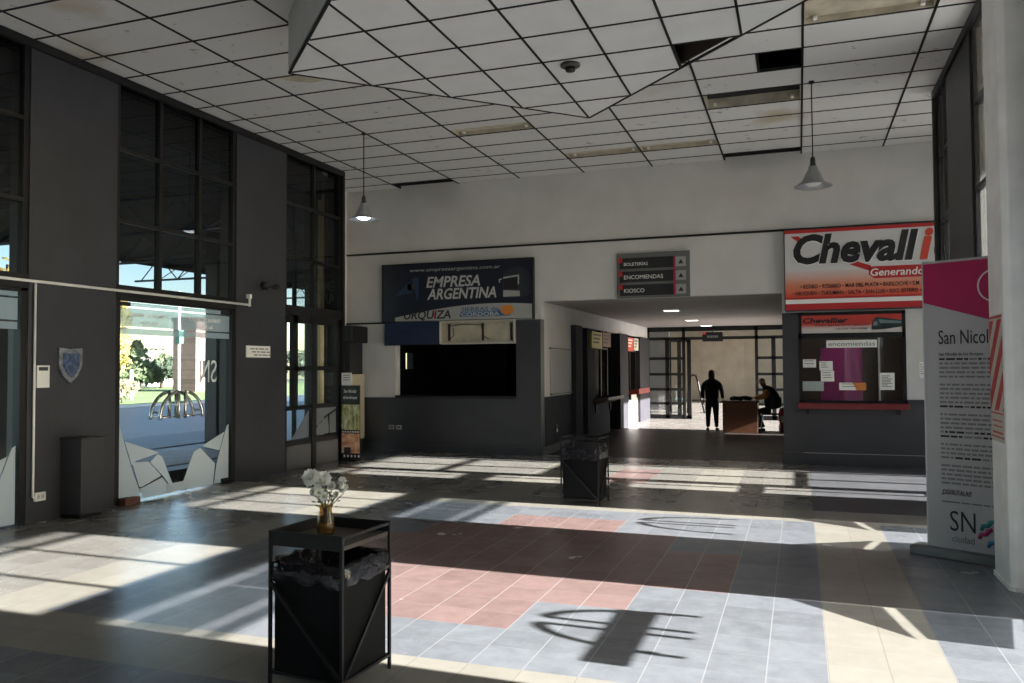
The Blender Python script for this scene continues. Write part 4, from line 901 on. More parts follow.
# red and white bus company sign, right
t = thing('company_sign', 'large red and white bus company sign above the parcel kiosk', 'sign', (1.35, YB, 2.5))
CX0, CX1, CZ0, CZ1 = -.19, 2.93, 2.50, 3.80
sgm = bpy.data.materials.new('sign_face_fade'); sgm.use_nodes = True; nt = sgm.node_tree; bs = nt.nodes['Principled BSDF']; tc = nt.nodes.new('ShaderNodeTexCoord'); sp = nt.nodes.new('ShaderNodeSeparateXYZ'); nt.links.new(tc.outputs['Object'], sp.inputs[0])
rp = nt.nodes.new('ShaderNodeValToRGB'); mr = nt.nodes.new('ShaderNodeMapRange'); mr.inputs['From Min'].default_value = 0.15; mr.inputs['From Max'].default_value = 1.2; nt.links.new(sp.outputs['Z'], mr.inputs['Value']); nt.links.new(mr.outputs['Result'], rp.inputs['Fac']); nt.links.new(rp.outputs['Color'], bs.inputs['Base Color'])
e_ = rp.color_ramp.elements; e_[0].color = (.62, .06, .03, 1); e_[0].position = .05; e_[1].color = (.60, .59, .60, 1); e_[1].position = .48; q = e_.new(.25); q.color = (.66, .24, .14, 1)
MB().box(CX0, CX1, YS, YB, CZ0, CZ1).build('sign_board', sgm, t)
MB().box(CX0, CX1, YS - .003, YS, CZ1 - .055, CZ1).box(CX0, CX1, YS - .003, YS, CZ0, CZ0 + .10).box(CX0, CX1, YS - .003, YS, CZ0 + .17, CZ0 + .20).build('red_band', RED, t)
MB().box(CX0, CX1, YS - .004, YS, CZ0 + .10, CZ0 + .17).build('white_band', PAPER, t)
MB().box(CX0 - .015, CX0, YS - .005, YB, CZ0, CZ1 + .015).box(CX0, CX1, YS - .005, YB, CZ1, CZ1 + .015).box(CX0, CX1, YS - .005, YB, CZ0 - .02, CZ0).build('sign_frame', GREYD, t)
MB().prism([(-.10, 3.70), (.02, 3.70), (.13, 3.60), (.04, 3.585)], (0, YS, 0), X1, Z1, (0, -.003, 0)).build('red_ribbon_tip', RED, t)
MB().prism([(.62, 3.32), (.72, 3.32), (1.10, 3.17), (1.08, 3.09), (.80, 3.20)], (0, YS, 0), X1, Z1, (0, -.003, 0)).prism([(1.06, 3.13), (1.12, 3.16), (2.6, 3.16), (2.6, 2.97), (1.14, 2.97), (1.06, 3.03)], (0, YS, 0), X1, Z1, (0, -.003, 0)).build('red_ribbon', RED, t)
text(t, 'lettering', 'Chevall', (-.07, YS - .004, 3.25), X1, Z1, .46, 1.86, PAPER, .045, .22)
text(t, 'lettering', 'Chevall', (-.06, YS - .008, 3.262), X1, Z1, .46, 1.84, INK, .04, .22)
text(t, 'red_letter', 'i', (1.785, YS - .008, 3.262), X1, Z1, .46, .20, REDO, .04, .22)
text(t, 'lettering', 'er', (1.99, YS - .008, 3.262), X1, Z1, .30, .52, INK, .04, .22)
text(t, 'lettering', 'Generando', (1.085, YS - .006, 3.01), X1, Z1, .115, .76, PAPER, .015, .15)
text(t, 'lettering', '• RETIRO • ROSARIO • MAR DEL PLATA • BARILOCHE • S.M.', (.04, YS - .003, 2.845), X1, Z1, .062, 1.75, INK, .01)
text(t, 'lettering', '• NEUQUEN • TUCUMAN • SALTA • SAN LUIS • SGO. ESTERO •', (-.08, YS - .003, 2.735), X1, Z1, .062, 1.88, INK, .01)

# ------------------------------------------------------------------ parcel kiosk window and its papers
t = thing('window_15', None, None, (.78, YB, 1.0), kind='structure'); b = MB(); ya, yb = YB - .03, YB + .05
b.box(0, .05, ya, yb, 1.0, 2.46).box(1.53, 1.58, ya, yb, 1.0, 2.46).box(0, 1.58, ya, yb, 2.41, 2.46).box(0, 1.58, ya, yb, 2.04, 2.12).box(0, 1.58, ya, yb, 1.0, 1.04); b.build('window_frame', BLACKF, t)
box_obj('window_glass', .05, 1.53, YB + .008, YB + .014, 1.04, 2.04, GLASS, t)
t = thing('strip_sign', 'small red bus company strip sign inside the kiosk window top', 'sign', (.79, YB - .01, 2.12)); ysf = YB - .02
MB().box(.05, 1.53, ysf, YB + .02, 2.12, 2.41).build('panel', grad_mat('strip_fade', (.55, .50, .49), (.50, .05, .04), 'Z', .07, .14), t)
text(t, 'lettering', 'Chevallier', (.07, ysf, 2.285), X1, Z1, .085, .68, INK, .03, .2); text(t, 'lettering', 'RETIRO - MAR DEL PLATA - BARILOCHE', (.26, ysf, 2.235), X1, Z1, .028, .80, INK, .01); text(t, 'lettering', '- SAN LUIS - SAN RAFAEL', (.54, ysf, 2.175), X1, Z1, .028, .50, INK, .01)
bx = lambda pl: [(1.09 + a * .44, 2.16 + c * .21) for a, c in pl]
MB().prism(bx([(0, .08), (.04, .70), (.16, .98), (.55, .86), (1, .70), (1, .22), (.45, .05), (.06, 0)]), (0, ysf, 0), X1, Z1, (0, -.003, 0)).build('bus_picture', mat('bus_teal_black', (.02, .035, .04), .35), t)
MB().prism(bx([(.24, .80), (.98, .62), (.98, .46), (.28, .50)]), (0, ysf - .003, 0), X1, Z1, (0, -.002, 0)).prism(bx([(.05, .30), (.2, .34), (.2, .62), (.08, .66)]), (0, ysf - .003, 0), X1, Z1, (0, -.002, 0)).build('bus_picture_glass', mat('bus_glass', (.16, .22, .23), .2), t)
t = thing('kiosk_sill', 'dark red counter sill under the parcel kiosk window', 'counter', (.79, YB - .1, .90)); MB().box(-.02, 1.60, YB - .16, YB, .905, 1.0).build('sill', mat('sill_red', (.15, .012, .016), .4), t, .006); MB().box(.1, .14, YB - .12, YB - .02, .82, .905).box(1.44, 1.48, YB - .12, YB - .02, .82, .905).build('bracket', BLACKF, t)
def paper(label, x0, x1, z0, z1, m=PAPER, lines=0, name='paper_notice', y=YB + .002, ink=GINK):
    t = thing(name, label, 'paper', ((x0 + x1) / 2, y, z0)); MB().box(x0, x1, y, y + .004, z0, z1).build('sheet', m, t)
    if lines:
        bb = MB(); rd = random.Random(int(x0 * 100))
        for k in range(lines):
            z = z1 - (z1 - z0) * (.18 + .7 * k / lines); w = (x1 - x0); bb.box(x0 + w * .12, x0 + w * rd.uniform(.5, .88), y - .002, y, z - .004, z + .006)
        bb.build('print', ink, t)
    return t
t = paper('white strip lettered encomiendas taped at the kiosk window top', .42, 1.17, 1.885, 2.005); text(t, 'lettering', 'encomiendas', (.45, YB + .002, 1.915), X1, Z1, .065, .69, GINK, .005)
paper('small white paper at the left of the kiosk window', .06, .26, 1.57, 1.70, lines=2)
paper('white paper overlapping the pink sheet left edge, upper of the pair', .31, .51, 1.52, 1.67, lines=3)
paper('white paper overlapping the pink sheet left edge, lower of the pair', .33, .53, 1.345, 1.515, lines=3)
paper('grey-green sheet at the lower left of the kiosk window', .04, .37, 1.19, 1.345, mat('paper_grey', (.36, .40, .40), .7))
t = paper('white and orange card at the bottom of the kiosk window', .60, 1.0, 1.205, 1.325, lines=2); MB().prism([(.80, 1.325), (1.0, 1.325), (1.0, 1.205), (.86, 1.205)], (0, YB + .002, 0), X1, Z1, (0, -.002, 0)).build('orange_half', mat('card_orange', (.60, .20, .05), .6), t)
paper('white lined sheet at the right of the kiosk window', 1.20, 1.41, 1.21, 1.48, lines=8)
t = thing('pink_board', 'magenta double panel standing behind the kiosk glass', 'panel', (.66, YB + .5, 0)); MB().box(.34, .655, YB + .50, YB + .52, .7, 1.90).box(.66, .98, YB + .50, YB + .52, .7, 1.90).build('panel', PINK, t); MB().box(.5, .84, YB + .40, YB + .70, 0, .7).build('stand', GREYD, t)
t = thing('white_rail', 'thin white upright rail behind the kiosk glass', 'rail', (1.22, YB + .3, 0)); MB().box(1.205, 1.235, YB + .3, YB + .33, 0, 2.5).build('rail', PAPER, t); MB().box(1.18, 1.26, YB + .28, YB + .35, 0, .02).build('foot', PAPER, t)
t = thing('kiosk_fill_lamp', None, None, (.8, 15.2, 2.68)); tag(t, 'added unseen lamp brightening the parcel kiosk inside', 'lamp'); MB().box(.5, 1.1, 15.1, 15.3, 2.66, 2.70).build('housing', WHITEP, t); MB().box(.53, 1.07, 15.12, 15.28, 2.65, 2.66).build('diffuser', mat('kiosk_fill_glow', (.9, .9, .85), .5, emit=(1, .9, .78), estr=9.0), t)  # unseen lamp added to light the kiosk interior
paper('white paper pinned to the pale panel beside the kiosk', 1.765, 1.85, 1.40, 1.65, lines=5, y=YB - .006)

# ------------------------------------------------------------------ roll-up banner and column
t = thing('rollup_banner', 'tall white and magenta roll-up banner beside the white column', 'banner', (1.30, 7.47, 0))
B0 = Vector((1.015, 7.70, 0)); BR = Vector((.87, -.493, 0)).normalized(); BN = Vector((BR.y, -BR.x, 0)); BW = .80     # BN towards the viewer
if BN.y > 0: BN = -BN
PB = lambda a, z, d=0: B0 + BR * a + BN * d + Vector((0, 0, z))
def bprism(polys, d, th=.0025):
    bb = MB()
    for pl in polys: bb.prism(pl, PB(0, 0, d), BR, Z1, BN * th)
    return bb
bprism([[(-.12, 0), (BW - .02, 0), (BW - .02, .075), (-.12, .075)]], -.10, .20).build('base', ALU if False else mat('base_grey', (.20, .20, .21), .4, .5), t, .008)
BT = 2.46
bprism([[(0, .07), (BW, .07), (BW, BT), (0, BT)]], -.002, .004).build('banner_sheet', mat('banner_white', (.46, .46, .49), .6, noise=.04, nscale=3), t)
bprism([[(0, 2.13), (BW, 1.87), (BW, BT), (0, BT)]], .002).build('magenta_top', MAGENTA, t)
bprism([[(-.01, .07), (.0, .07), (.0, BT), (-.01, BT)], [(-.01, BT), (BW + .01, BT), (BW + .01, BT + .02), (-.01, BT + .02)]], -.006, .012).build('edge_rail', ALU, t)
MB().tube([PB(BW / 2, .05, -.02), PB(BW / 2, BT, -.02)], .012, 8).build('support_pole', ALU, t)
bb = MB(); cx, cz = .56, 2.24; ring = [(cx + .13 * math.cos(k * PI / 16), cz + .13 * math.sin(k * PI / 16)) for k in range(33)]
bb.tube([PB(a, z, .006) for a, z in ring], .007, 5); bb.build('info_ring', PAPER, t)
text(t, 'lettering', 'i', PB(.54, 2.15, .004), BR, Z1, .18, .05, PAPER, .02)
text(t, 'lettering', 'San Nicolás', PB(.115, 1.775, .003), BR, Z1, .115, .465, INK, .0)
rd = random.Random(11); z = 1.64; ln = 0; BTX = mat('body_text_grey', (.20, .20, .21), .7)
para = {5: .03, 11: .03, 17: .03, 21: .03}
while z > .60:
    if ln in para: z -= para[ln]
    a = .115; bb = MB()
    while a < .76:
        w = min(rd.uniform(.02, .075), .775 - a)
        if w > .012: bb.prism([(a, z), (a + w, z), (a + w, z + .016), (a, z + .016)], PB(0, 0, .003), BR, Z1, BN * .0015, 1 if (ln in (0, 10, 15, 16, 20) and rd.random() < .7) else 0)
        a += w + .011
    bb.build('text_line', [BTX, INK], t); z -= .0365; ln += 1
text(t, 'lettering', 'San Nicolás de los Arroyos', PB(.115, 1.648 + .03, .003), BR, Z1, .024, .34, INK, .01)
text(t, 'lettering', '¡DISFRUTALAS!', PB(.115, .52, .003), BR, Z1, .042, .23, INK, .0, .1)
bb = MB(); a = .115
for w in (.14, .07, .08, .05, .09, .06, .07): bb.prism([(a, .455), (a + w, .455), (a + w, .466), (a, .466)], PB(0, 0, .003), BR, Z1, BN * .0015); a += w + .01
bb.build('small_print', GINK, t)
text(t, 'lettering', 'SN', PB(.175, .225, .003), BR, Z1, .165, .195, INK, -.004); text(t, 'lettering', 'ciudad', PB(.19, .135, .003), BR, Z1, .055, .17, GINK, -.004)
for nm, c0, m in (('teal_curl', (.41, .26), mat('logo_teal', (.02, .22, .22), .5)), ('magenta_curl', (.395, .19), mat('logo_magenta', (.38, .02, .12), .5)), ('blue_curl', (.46, .13), mat('logo_blue', (.04, .20, .38), .5))):
    bb = MB(); bb.tube([PB(c0[0] + x, c0[1] + z, .004) for x, z in ((0, 0), (.015, .035), (.05, .04), (.07, .07), (.10, .085))], [.014, .018, .018, .018, .012], 6); bb.build(nm, m, t)
t = thing('column', 'white square column at the right edge of the hall', 'column', (1.66, 6.87, 0))
MB().prism([(1.425, 6.60), (1.68, 6.60), (1.68, 7.14), (1.425, 7.14), (1.385, 7.10), (1.385, 6.64)], (0, 0, .0), (1, 0, 0), (0, 1, 0), (0, 0, ZC)).build('shaft', COLW, t, .008)
MB().prism([(1.41, 6.59), (1.68, 6.59), (1.68, 7.15), (1.41, 7.15), (1.377, 7.11), (1.377, 6.63)], (0, 0, 0), (1, 0, 0), (0, 1, 0), (0, 0, .035)).build('foot', COLW, t)
t = thing('striped_sticker', 'red and white diagonal striped sticker on the white column', 'sticker', (1.357, 6.88, 1.02))
sy0, sy1, sz0, sz1 = 6.68, 7.085, 1.03, 1.97; xs_ = 1.385
MB().box(xs_ - .003, xs_, sy0, sy1, sz0, sz1).build('sheet', mat('sticker_white', (.55, .52, .48), .5), t)
STK = mat('sticker_red', (.50, .04, .04), .5); bb = MB()
def clipz(pl, lo, hi, ax=0):
    for sg, lim in ((1, lo), (-1, hi)):
        out = []
        for k in range(len(pl)):
            p, q = pl[k], pl[(k + 1) % len(pl)]; dp, dq = sg * (p[ax] - lim), sg * (q[ax] - lim)
            if dp >= 0: out.append(p)
            if dp * dq < 0: u = dp / (dp - dq); out.append((p[0] + (q[0] - p[0]) * u, p[1] + (q[1] - p[1]) * u))
        pl = out
        if not pl: break
    return pl
for k in range(-3, 6):
    z = 1.0 + .26 * k; pl = clipz(clipz([(sy0, z + .42), (sy0, z + .55), (sy1, z + .13), (sy1, z)], sy0, sy1), 1.26, 1.93, 1)
    if len(pl) > 2: bb.prism(pl, (xs_ - .003, 0, 0), (0, 1, 0), (0, 0, 1), (-.002, 0, 0))
for y0, y1, z0, z1 in ((sy0, sy1, 1.945, 1.96), (sy0, sy1, 1.235, 1.245), (sy0 + .05, sy1 - .05, 1.18, 1.19), (sy0 + .05, sy1 - .08, 1.14, 1.15), (sy0, sy1, 1.06, 1.07), (sy0 + .05, sy1 - .05, 1.09, 1.105)): bb.box(xs_ - .005, xs_ - .003, y0, y1, z0, z1)
bb.build('red_stripes', STK, t)
# ------------------------------------------------------------------ passage fittings
LEDM = mat('led_panel_lit', (.9, .9, .9), .4, emit=(1, .98, .93), estr=2.5)
for k, (x, y, lb) in enumerate(((-2.55, 17.4, 'nearest square lit ceiling lamp in the passage'), (-2.60, 21.3, 'middle square lit ceiling lamp in the passage'), (-2.55, 24.3, 'farthest square lit ceiling lamp, above the hanging sign'))):
    t = thing('ceiling_lamp', lb, 'ceiling light', (x, y, 2.80), 'square lamps in the passage ceiling')
    MB().box(x - .17, x + .17, y - .17, y + .17, 2.785, 2.80).build('frame', WHITEP, t); MB().box(x - .145, x + .145, y - .145, y + .145, 2.778, 2.785).build('diffuser', LEDM, t)
t = thing('hanging_sign', 'small dark hanging sign at the top of the far glass partition', 'sign', (-2.42, 24.85, 2.33))
MB().box(-2.72, -2.13, 24.83, 24.87, 2.34, 2.62).build('board', mat('sign_charcoal', (.02, .02, .023), .85, spec=.1), t); MB().tube([(-2.42, 24.85, 2.62), (-2.42, 24.85, 2.80)], .012, 6).build('hanger', BLACKF, t)
MB().box(-2.72, -2.62, 24.82, 24.83, 2.55, 2.62).build('red_corner', RED, t)
bb = MB(); x = -2.58
for w in (.05, .03, .05, .04, .05, .03): bb.box(x, x + w, 24.822, 24.83, 2.45, 2.52); x += w + .012
bb.build('lettering', mat('sign_print_grey', (.12, .12, .13), .8), t)
t = thing('wood_counter', 'brown wooden counter shelf under the dark passage window', 'counter', (XC + .1, 18.95, .84)); MB().prism([(0, .84), (.34, .90), (.34, .84), (.06, .74)], (XC - .02, 18.05, 0), (1, 0, 0), (0, 0, 1), (0, 1.75, 0)).build('counter_top', WOODR, t); MB().box(XC - .02, XC + .02, 18.15, 18.2, .55, .8).box(XC - .02, XC + .02, 19.6, 19.65, .55, .8).build('bracket', BLACKF, t)
t = thing('red_counter', 'bright red counter shelf under the farther passage window', 'counter', (XC + .1, 22.5, .92)); MB().prism([(0, .95), (.36, 1.00), (.36, .86), (.06, .84)], (XC - .02, 21.68, 0), (1, 0, 0), (0, 0, 1), (0, 1.65, 0)).build('counter_top', mat('counter_red', (.20, .03, .018), .45), t); MB().box(XC - .02, XC + .1, 21.8, 21.84, .70, .86).box(XC - .02, XC + .1, 23.2, 23.24, .70, .86).build('bracket', BLACKF, t)
for (y0, y1, z0, z1, m, lb, nm) in ((17.72, 18.72, 2.03, 2.40, mat('sign_yellow', (.42, .34, .04), .5), 'yellow sign board high on the passage wall', 'wall_sign'), (18.78, 19.65, 2.08, 2.42, mat('sign_brown', (.20, .085, .05), .5), 'brown sign board beside the yellow one in the passage', 'wall_sign'),
                               (21.72, 22.52, 2.03, 2.40, REDO, 'red sign board high on the passage wall', 'wall_sign'), (22.62, 23.30, 2.06, 2.40, mat('sign_cream', (.55, .55, .45), .5), 'pale cream sign board beside the red one in the passage', 'wall_sign')):
    t = thing(nm, lb, 'sign', (XC, (y0 + y1) / 2, z0), 'sign boards along the passage'); MB().box(XC - .02, XC + .03, y0, y1, z0, z1).build('board', m, t)
    bb = MB()
    for k in range(3): bb.box(XC + .03, XC + .033, y0 + .1, y1 - .12 - .1 * k, z1 - .09 - .085 * k, z1 - .05 - .085 * k)
    bb.build('print', mat('sign_print_dark', (.08, .06, .05), .6) if 'red' not in lb.split()[0] else PAPER, t)
# desk with a bag, chair, extinguisher
t = thing('desk', 'brown veneered desk at the far end of the passage', 'desk', (-1.33, 20.25, 0))
MB().box(-1.74, -.94, 19.96, 19.985, .02, .735).build('front_panel', WOODD, t); MB().box(-1.74, -1.715, 19.985, 20.50, .02, .735).box(-.965, -.94, 19.985, 20.50, .02, .735).build('side_panel', WOODD, t)
MB().box(-1.77, -.91, 19.94, 20.53, .735, .765).build('top', WOODR, t, .004)
t = thing('dark_bag', 'crumpled dark bag lying on the brown desk', 'bag', (-1.33, 20.1, .765)); rd = random.Random(4); bb = MB()
for k in range(7): bb.sphere((-1.52 + .065 * k, 20.12 + rd.uniform(-.05, .05), .825 + rd.uniform(-.005, .02)), .055 + rd.uniform(0, .02), .08, .045 + rd.uniform(0, .012), 10, 7)
bb.build('bag_body', BLACKM, t); MB().tube([(-1.50, 20.1, .82), (-1.42, 20.08, .87), (-1.33, 20.1, .84)], .010, 6).build('strap', BLACKM, t)
t = thing('chair', 'metal-legged chair under the seated person', 'chair', (-.66, 20.50, 0))
MB().box(-.87, -.45, 20.30, 20.72, .425, .455).build('seat', BLACKM, t, .01); MB().box(-.44, -.41, 20.31, 20.71, .62, .86).build('backrest', BLACKM, t, .01)
for sx, sy in ((-1, -1), (-1, 1), (1, -1), (1, 1)): MB().tube([(-.66 + .19 * sx, 20.51 + .19 * sy, .43), (-.66 + .235 * sx, 20.51 + .20 * sy, 0)], .013, 8).build('leg', ALU, t)
MB().tube([(-.45, 20.33, .44), (-.42, 20.33, .86)], .013, 8).tube([(-.45, 20.69, .44), (-.42, 20.69, .86)], .013, 8).build('back_post', ALU, t)
t = thing('fire_extinguisher', 'red fire extinguisher on the floor beside the dark kiosk corner', 'extinguisher', (-.36, 20.86, 0)); MB().lathe([(0, .0), (.085, .0), (.09, .02), (.09, .48), (.07, .54), (.03, .57), (0, .57)], (-.40, 20.86, 0), 20).build('cylinder', mat('extinguisher_red', (.42, .015, .015), .3), t)
MB().tube([(-.40, 20.86, .56), (-.40, 20.86, .64), (-.47, 20.84, .67)], .016, 8).tube([(-.40, 20.86, .62), (-.48, 20.84, .60)], .01, 6).build('valve', BLACKF, t); MB().tube([(-.38, 20.81, .6), (-.30, 20.79, .5), (-.30, 20.79, .25)], .011, 6).build('hose', BLACKM, t)
MB().box(-.45, -.35, 20.762, 20.771, .22, .38).build('label_plate', PAPER, t)
# yard: bench and an arched steel stand
t = thing('waiting_bench', 'dark metal bench behind the glass partition', 'bench', (-3.2, 28.6, 0))
MB().box(-3.95, -2.9, 28.45, 28.85, .40, .44).build('seat', BLACKM, t)
for x in (-3.8, -3.0): MB().beam((x, 28.48, .4), (x, 28.46, 0), .03).beam((x, 28.82, .4), (x, 28.84, 0), .03).beam((x, 28.47, .08), (x, 28.83, .08), .025).build('leg', BLACKF, t)
t = thing('arched_stand', 'tall arched black tube stand beyond the partition', 'stand', (-3.42, 28.2, 0))
MB().tube([(-3.62, 28.2, 0), (-3.60, 28.2, .6), (-3.55, 28.2, 1.1), (-3.49, 28.2, 1.27), (-3.42, 28.2, 1.31), (-3.33, 28.2, 1.27), (-3.27, 28.2, 1.1), (-3.16, 28.2, .5), (-3.05, 28.2, 0)], .034, 8).build('arch', BLACKF, t); MB().tube([(-3.60, 28.2, .45), (-3.14, 28.2, .45)], .018, 6).build('crossbar', BLACKF, t)
t = thing('blue_trolley', 'small pale blue trolley beside the arched stand', 'trolley', (-3.78, 28.0, 0)); MB().box(-4.0, -3.70, 27.9, 28.15, .44, .50).build('tray', mat('trolley_blue', (.22, .38, .46), .5), t); MB().tube([(-3.98, 28.05, .5), (-3.98, 28.05, .95), (-3.80, 28.05, .97)], .012, 6).build('handle', ALU, t)
for x in (-3.96, -3.74): MB().tube([(x, 28.05, .46), (x, 28.05, .05)], .012, 6).build('leg', ALU, t)

# ------------------------------------------------------------------ people
JACK = mat('jacket_black', (.012, .012, .014), .8, bump=.4, bscale=20); TROU = mat('trousers_dark', (.018, .018, .022), .85); HAIRB = mat('hair_brown', (.055, .028, .018), .6, bump=.5, bscale=60)
SHOE = mat('shoe_grey', (.14, .15, .17), .6); MUST = mat('sleeve_mustard', (.44, .22, .045), .8, bump=.4, bscale=25); VEST = mat('vest_dark', (.020, .022, .032), .85)
def hand(parent, w, d, side, m=SKIN):
    """five-fingered relaxed hand; w wrist, d finger direction, side = thumb direction"""
    w, d, s = Vector(w), Vector(d).normalized(), Vector(side).normalized(); s = (s - d * s.dot(d)).normalized(); n = d.cross(s)
    ch = [([(w, .026), (w + d * .04, (.038, .022)), (w + d * .085, (.040, .019), 'k')], None)]
    V, E_, R = chain(ch); o = skin('hand', V, E_, R, m, parent, 1)
    for k, (off, L_) in enumerate(((.031, .066), (.011, .075), (-.010, .070), (-.030, .055))):
        b0 = w + d * .075 + s * off; V, E_, R = chain([([(b0, .010), (b0 + d * L_ * .45 + n * .006, .009), (b0 + d * L_ * .8 + n * .020, .008), (b0 + d * L_ + n * .034, .007)], None)])
        skin('finger', V, E_, R, m, o, 1)
    b0 = w + d * .03 + s * .030; V, E_, R = chain([([(b0, .012), (b0 + s * .022 + d * .025, .010), (b0 + s * .028 + d * .055 + n * .01, .008)], None)]); skin('thumb', V, E_, R, m, o, 1)
    return o
# standing: seen from behind, walking away, right arm hanging free
px, py = -2.03, 20.45
def Q(x, y, z): return (px + x, py + y, z)
t = thing('person', 'standing person in a black jacket and dark trousers with brown hair, walking down the passage', 'person', (px, py, 0))
V, E_, R = chain([([(Q(0, 0, .70), (.170, .130), 'pel'), (Q(0, 0, .88), (.185, .14)), (Q(0, .01, 1.08), (.185, .14), 'ch'), (Q(0, .01, 1.18), (.150, .115), 'sh'), (Q(0, 0, 1.275), (.085, .07)), (Q(0, 0, 1.33), (.052, .055))], None),
                  ([(Q(-.10, .0, 1.215), .080), (Q(-.185, .0, 1.16), .072), (Q(-.235, .01, .98), .058), (Q(-.215, -.04, .80), .044, 'lw')], 'sh'),
                  ([(Q(.10, .0, 1.215), .080), (Q(.185, .0, 1.16), .072), (Q(.232, .01, 1.00), .056), (Q(.262, -.02, .80), .043, 'rw')], 'sh')])
jk = skin('jacket', V, E_, R, JACK, t, 2)
V, E_, R = chain([([(Q(0, 0, .88), (.140, .11)), (Q(0, 0, .78), (.155, .12), 'p')], None), ([(Q(-.085, 0, .66), .098), (Q(-.10, .02, .40), .068), (Q(-.105, .0, .09), .050)], 'p'), ([(Q(.085, 0, .66), .098), (Q(.095, -.02, .40), .068), (Q(.10, .03, .09), .050)], 'p')])
skin('trousers', V, E_, R, TROU, t, 2)
for s, yy in ((-1, -.01), (1, .03)):
    V, E_, R = chain([([(Q(s * .105, yy - .03, .055), (.045, .05)), (Q(s * .115, yy + .06, .045), (.045, .04)), (Q(s * .125, yy + .15, .035), (.038, .03))], None)]); skin('shoe', V, E_, R, SHOE, t, 2)
V, E_, R = chain([([(Q(0, .005, 1.30), .048), (Q(0, .015, 1.38), (.062, .070)), (Q(0, .012, 1.455), (.074, .090)), (Q(0, .005, 1.515), (.058, .070))], None)]); skin('head', V, E_, R, SKIN, t, 2)
V, E_, R = chain([([(Q(0, -.025, 1.25), (.080, .045)), (Q(0, -.032, 1.34), (.088, .062)), (Q(0, -.022, 1.43), (.090, .080)), (Q(0, -.005, 1.51), (.075, .080))], None)]); skin('hair', V, E_, R, HAIRB, t, 2)
for s in (-1, 1): MB().sphere(Q(s * .078, .02, 1.42), .012, .022, .03, 8, 6).build('ear', SKIN, t)
MB().sphere(Q(0, .108, 1.425), .016, .022, .024, 8, 6).build('nose', SKIN, t)
for s in (-1, 1): MB().sphere(Q(s * .03, .088, 1.45), .012, .008, .008, 8, 6).build('eye', INK, t)
MB().sphere(Q(0, .088, 1.385), .026, .008, .006, 8, 6).build('mouth', mat('lip', (.3, .1, .09), .5), t)
hand(t, Q(-.213, -.045, .785), (.02, .1, -1), (.1, 1, 0)); hand(t, Q(.264, -.025, .785), (.08, .1, -1), (-.1, 1, 0))
# seated: side on, facing left, forearms on the desk
px, py = -.66, 20.50
t = thing('person', 'seated bald person in a dark vest with mustard sleeves leaning over the desk', 'person', (px, py, 0))
V, E_, R = chain([([(Q(.05, 0, .54), (.20, .20), 'pel'), (Q(.05, 0, .70), (.215, .215)), (Q(.02, 0, .86), (.205, .205)), (Q(-.05, 0, 1.01), (.170, .165), 'sh'), (Q(-.12, 0, 1.08), (.075, .070)), (Q(-.15, 0, 1.12), .052)], None)])
skin('vest', V, E_, R, VEST, t, 2)
V, E_, R = chain([([(Q(.03, 0, .54), .12, 'p')], None), ([(Q(-.08, -.11, .53), .088), (Q(-.30, -.13, .50), .072), (Q(-.31, -.13, .30), .058), (Q(-.26, -.13, .10), .048)], 'p'), ([(Q(-.08, .11, .53), .088), (Q(-.30, .13, .50), .072), (Q(-.26, .13, .30), .058), (Q(-.17, .13, .10), .048)], 'p')])
skin('trousers', V, E_, R, TROU, t, 2)
for yy, xx in ((-.13, -.26), (.13, -.17)):
    V, E_, R = chain([([(Q(xx + .04, yy, .055), (.05, .045)), (Q(xx - .06, yy, .045), (.042, .045)), (Q(xx - .15, yy, .035), (.03, .04))], None)]); skin('shoe', V, E_, R, BLACKM, t, 2)
for s in (-1, 1):
    V, E_, R = chain([([(Q(-.04, s * .18, 1.03), .085), (Q(-.09, s * .25, .92), .088), (Q(-.17, s * .24, .855), .075), (Q(-.36, s * .12, .83), .050)], None)]); skin('sleeve', V, E_, R, MUST, t, 2)
    hand(t, Q(-.37, s * .115, .822), (-1, -.2 * s, .0), (0, -s, .25))
V, E_, R = chain([([(Q(-.12, 0, 1.08), .060), (Q(-.17, 0, 1.16), (.085, .080)), (Q(-.195, 0, 1.235), (.108, .095)), (Q(-.185, 0, 1.31), (.080, .072))], None)]); skin('head', V, E_, R, mat('skin_ruddy', (.24, .10, .075), .55), t, 2)
for s in (-1, 1): MB().sphere(Q(-.165, s * .095, 1.21), .022, .012, .03, 8, 6).build('ear', SKIN, t); MB().sphere(Q(-.292, s * .035, 1.245), .008, .012, .008, 8, 6).build('eye', INK, t)
MB().sphere(Q(-.305, 0, 1.21), .024, .015, .022, 8, 6).build('nose', SKIN, t); MB().sphere(Q(-.285, 0, 1.165), .008, .024, .006, 8, 6).build('mouth', mat('lip', (.3, .1, .09), .5), t)

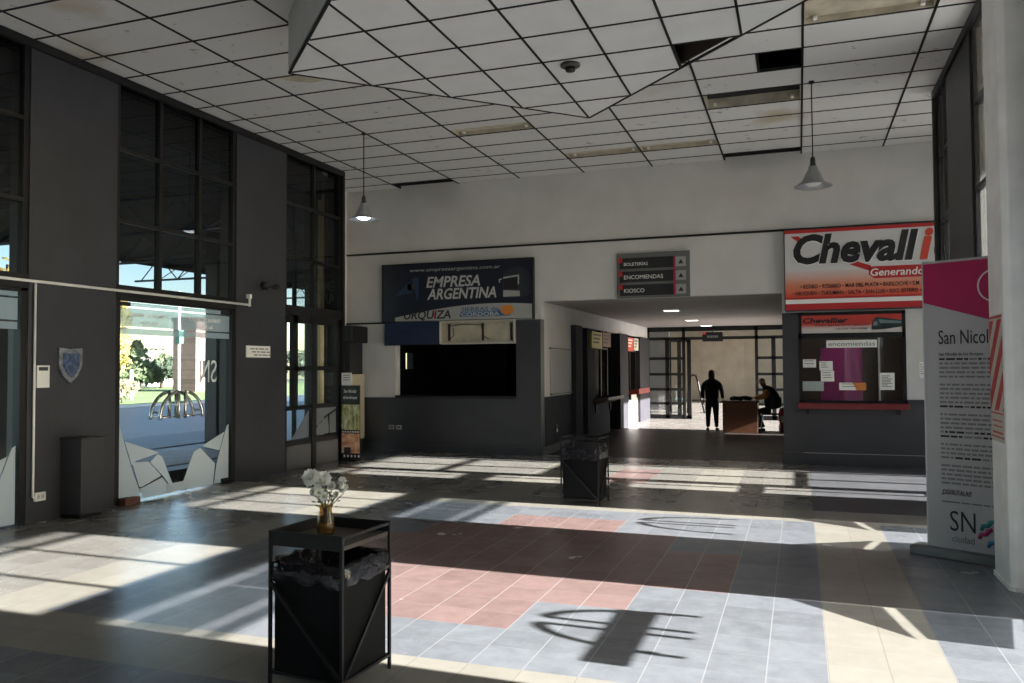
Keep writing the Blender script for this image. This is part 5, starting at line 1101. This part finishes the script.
# ------------------------------------------------------------------ light
w = bpy.data.worlds.new('sky'); sc.world = w; w.use_nodes = True; nt = w.node_tree; bg = nt.nodes['Background']
sky = nt.nodes.new('ShaderNodeTexSky'); sky.sky_type = 'NISHITA'; sky.sun_disc = False; sky.sun_elevation = math.radians(22); sky.sun_rotation = math.radians(90); sky.air_density = 1.0; sky.dust_density = 1.0; sky.ozone_density = 1.0
hs = nt.nodes.new('ShaderNodeHueSaturation'); hs.inputs['Saturation'].default_value = 1.2; nt.links.new(sky.outputs['Color'], hs.inputs['Color'])
nt.links.new(hs.outputs['Color'], bg.inputs['Color']); bg.inputs['Strength'].default_value = 0.45
sl = bpy.data.lights.new('sun', 'SUN'); sl.energy = 46.0; sl.angle = math.radians(.55); sl.color = (1.0, .955, .925)
so = bpy.data.objects.new('sun', sl); C.objects.link(so); so.location = (30, 6, 14)
d = Vector((-1, .022, -.405)); so.rotation_euler = d.to_track_quat('-Z', 'Y').to_euler()
# ------------------------------------------------------------------ camera
yaw, pit, rol = (math.radians(a) for a in (19.49488, 1.81916, -.31025))
r0 = Vector((math.cos(yaw), math.sin(yaw), 0)); f0 = Vector((-math.sin(yaw), math.cos(yaw), 0)); u0 = Vector((0, 0, 1))
f1 = f0 * math.cos(pit) + u0 * math.sin(pit); u1 = u0 * math.cos(pit) - f0 * math.sin(pit)
r2 = r0 * math.cos(rol) + u1 * math.sin(rol); u2 = u1 * math.cos(rol) - r0 * math.sin(rol)
cd = bpy.data.cameras.new('camera'); cd.sensor_width = 36; cd.lens = 810 / 1024 * 36; cd.clip_start = .05; cd.clip_end = 500
co = bpy.data.objects.new('camera', cd); C.objects.link(co)
co.matrix_world = Matrix(((r2.x, u2.x, -f1.x, 0), (r2.y, u2.y, -f1.y, 0), (r2.z, u2.z, -f1.z, 1.6), (0, 0, 0, 1)))
sc.camera = co
vs_ = sc.view_settings; vs_.view_transform = 'Standard'; vs_.look = 'None'; vs_.exposure = 0.08; vs_.gamma = 1.0; vs_.use_curve_mapping = False
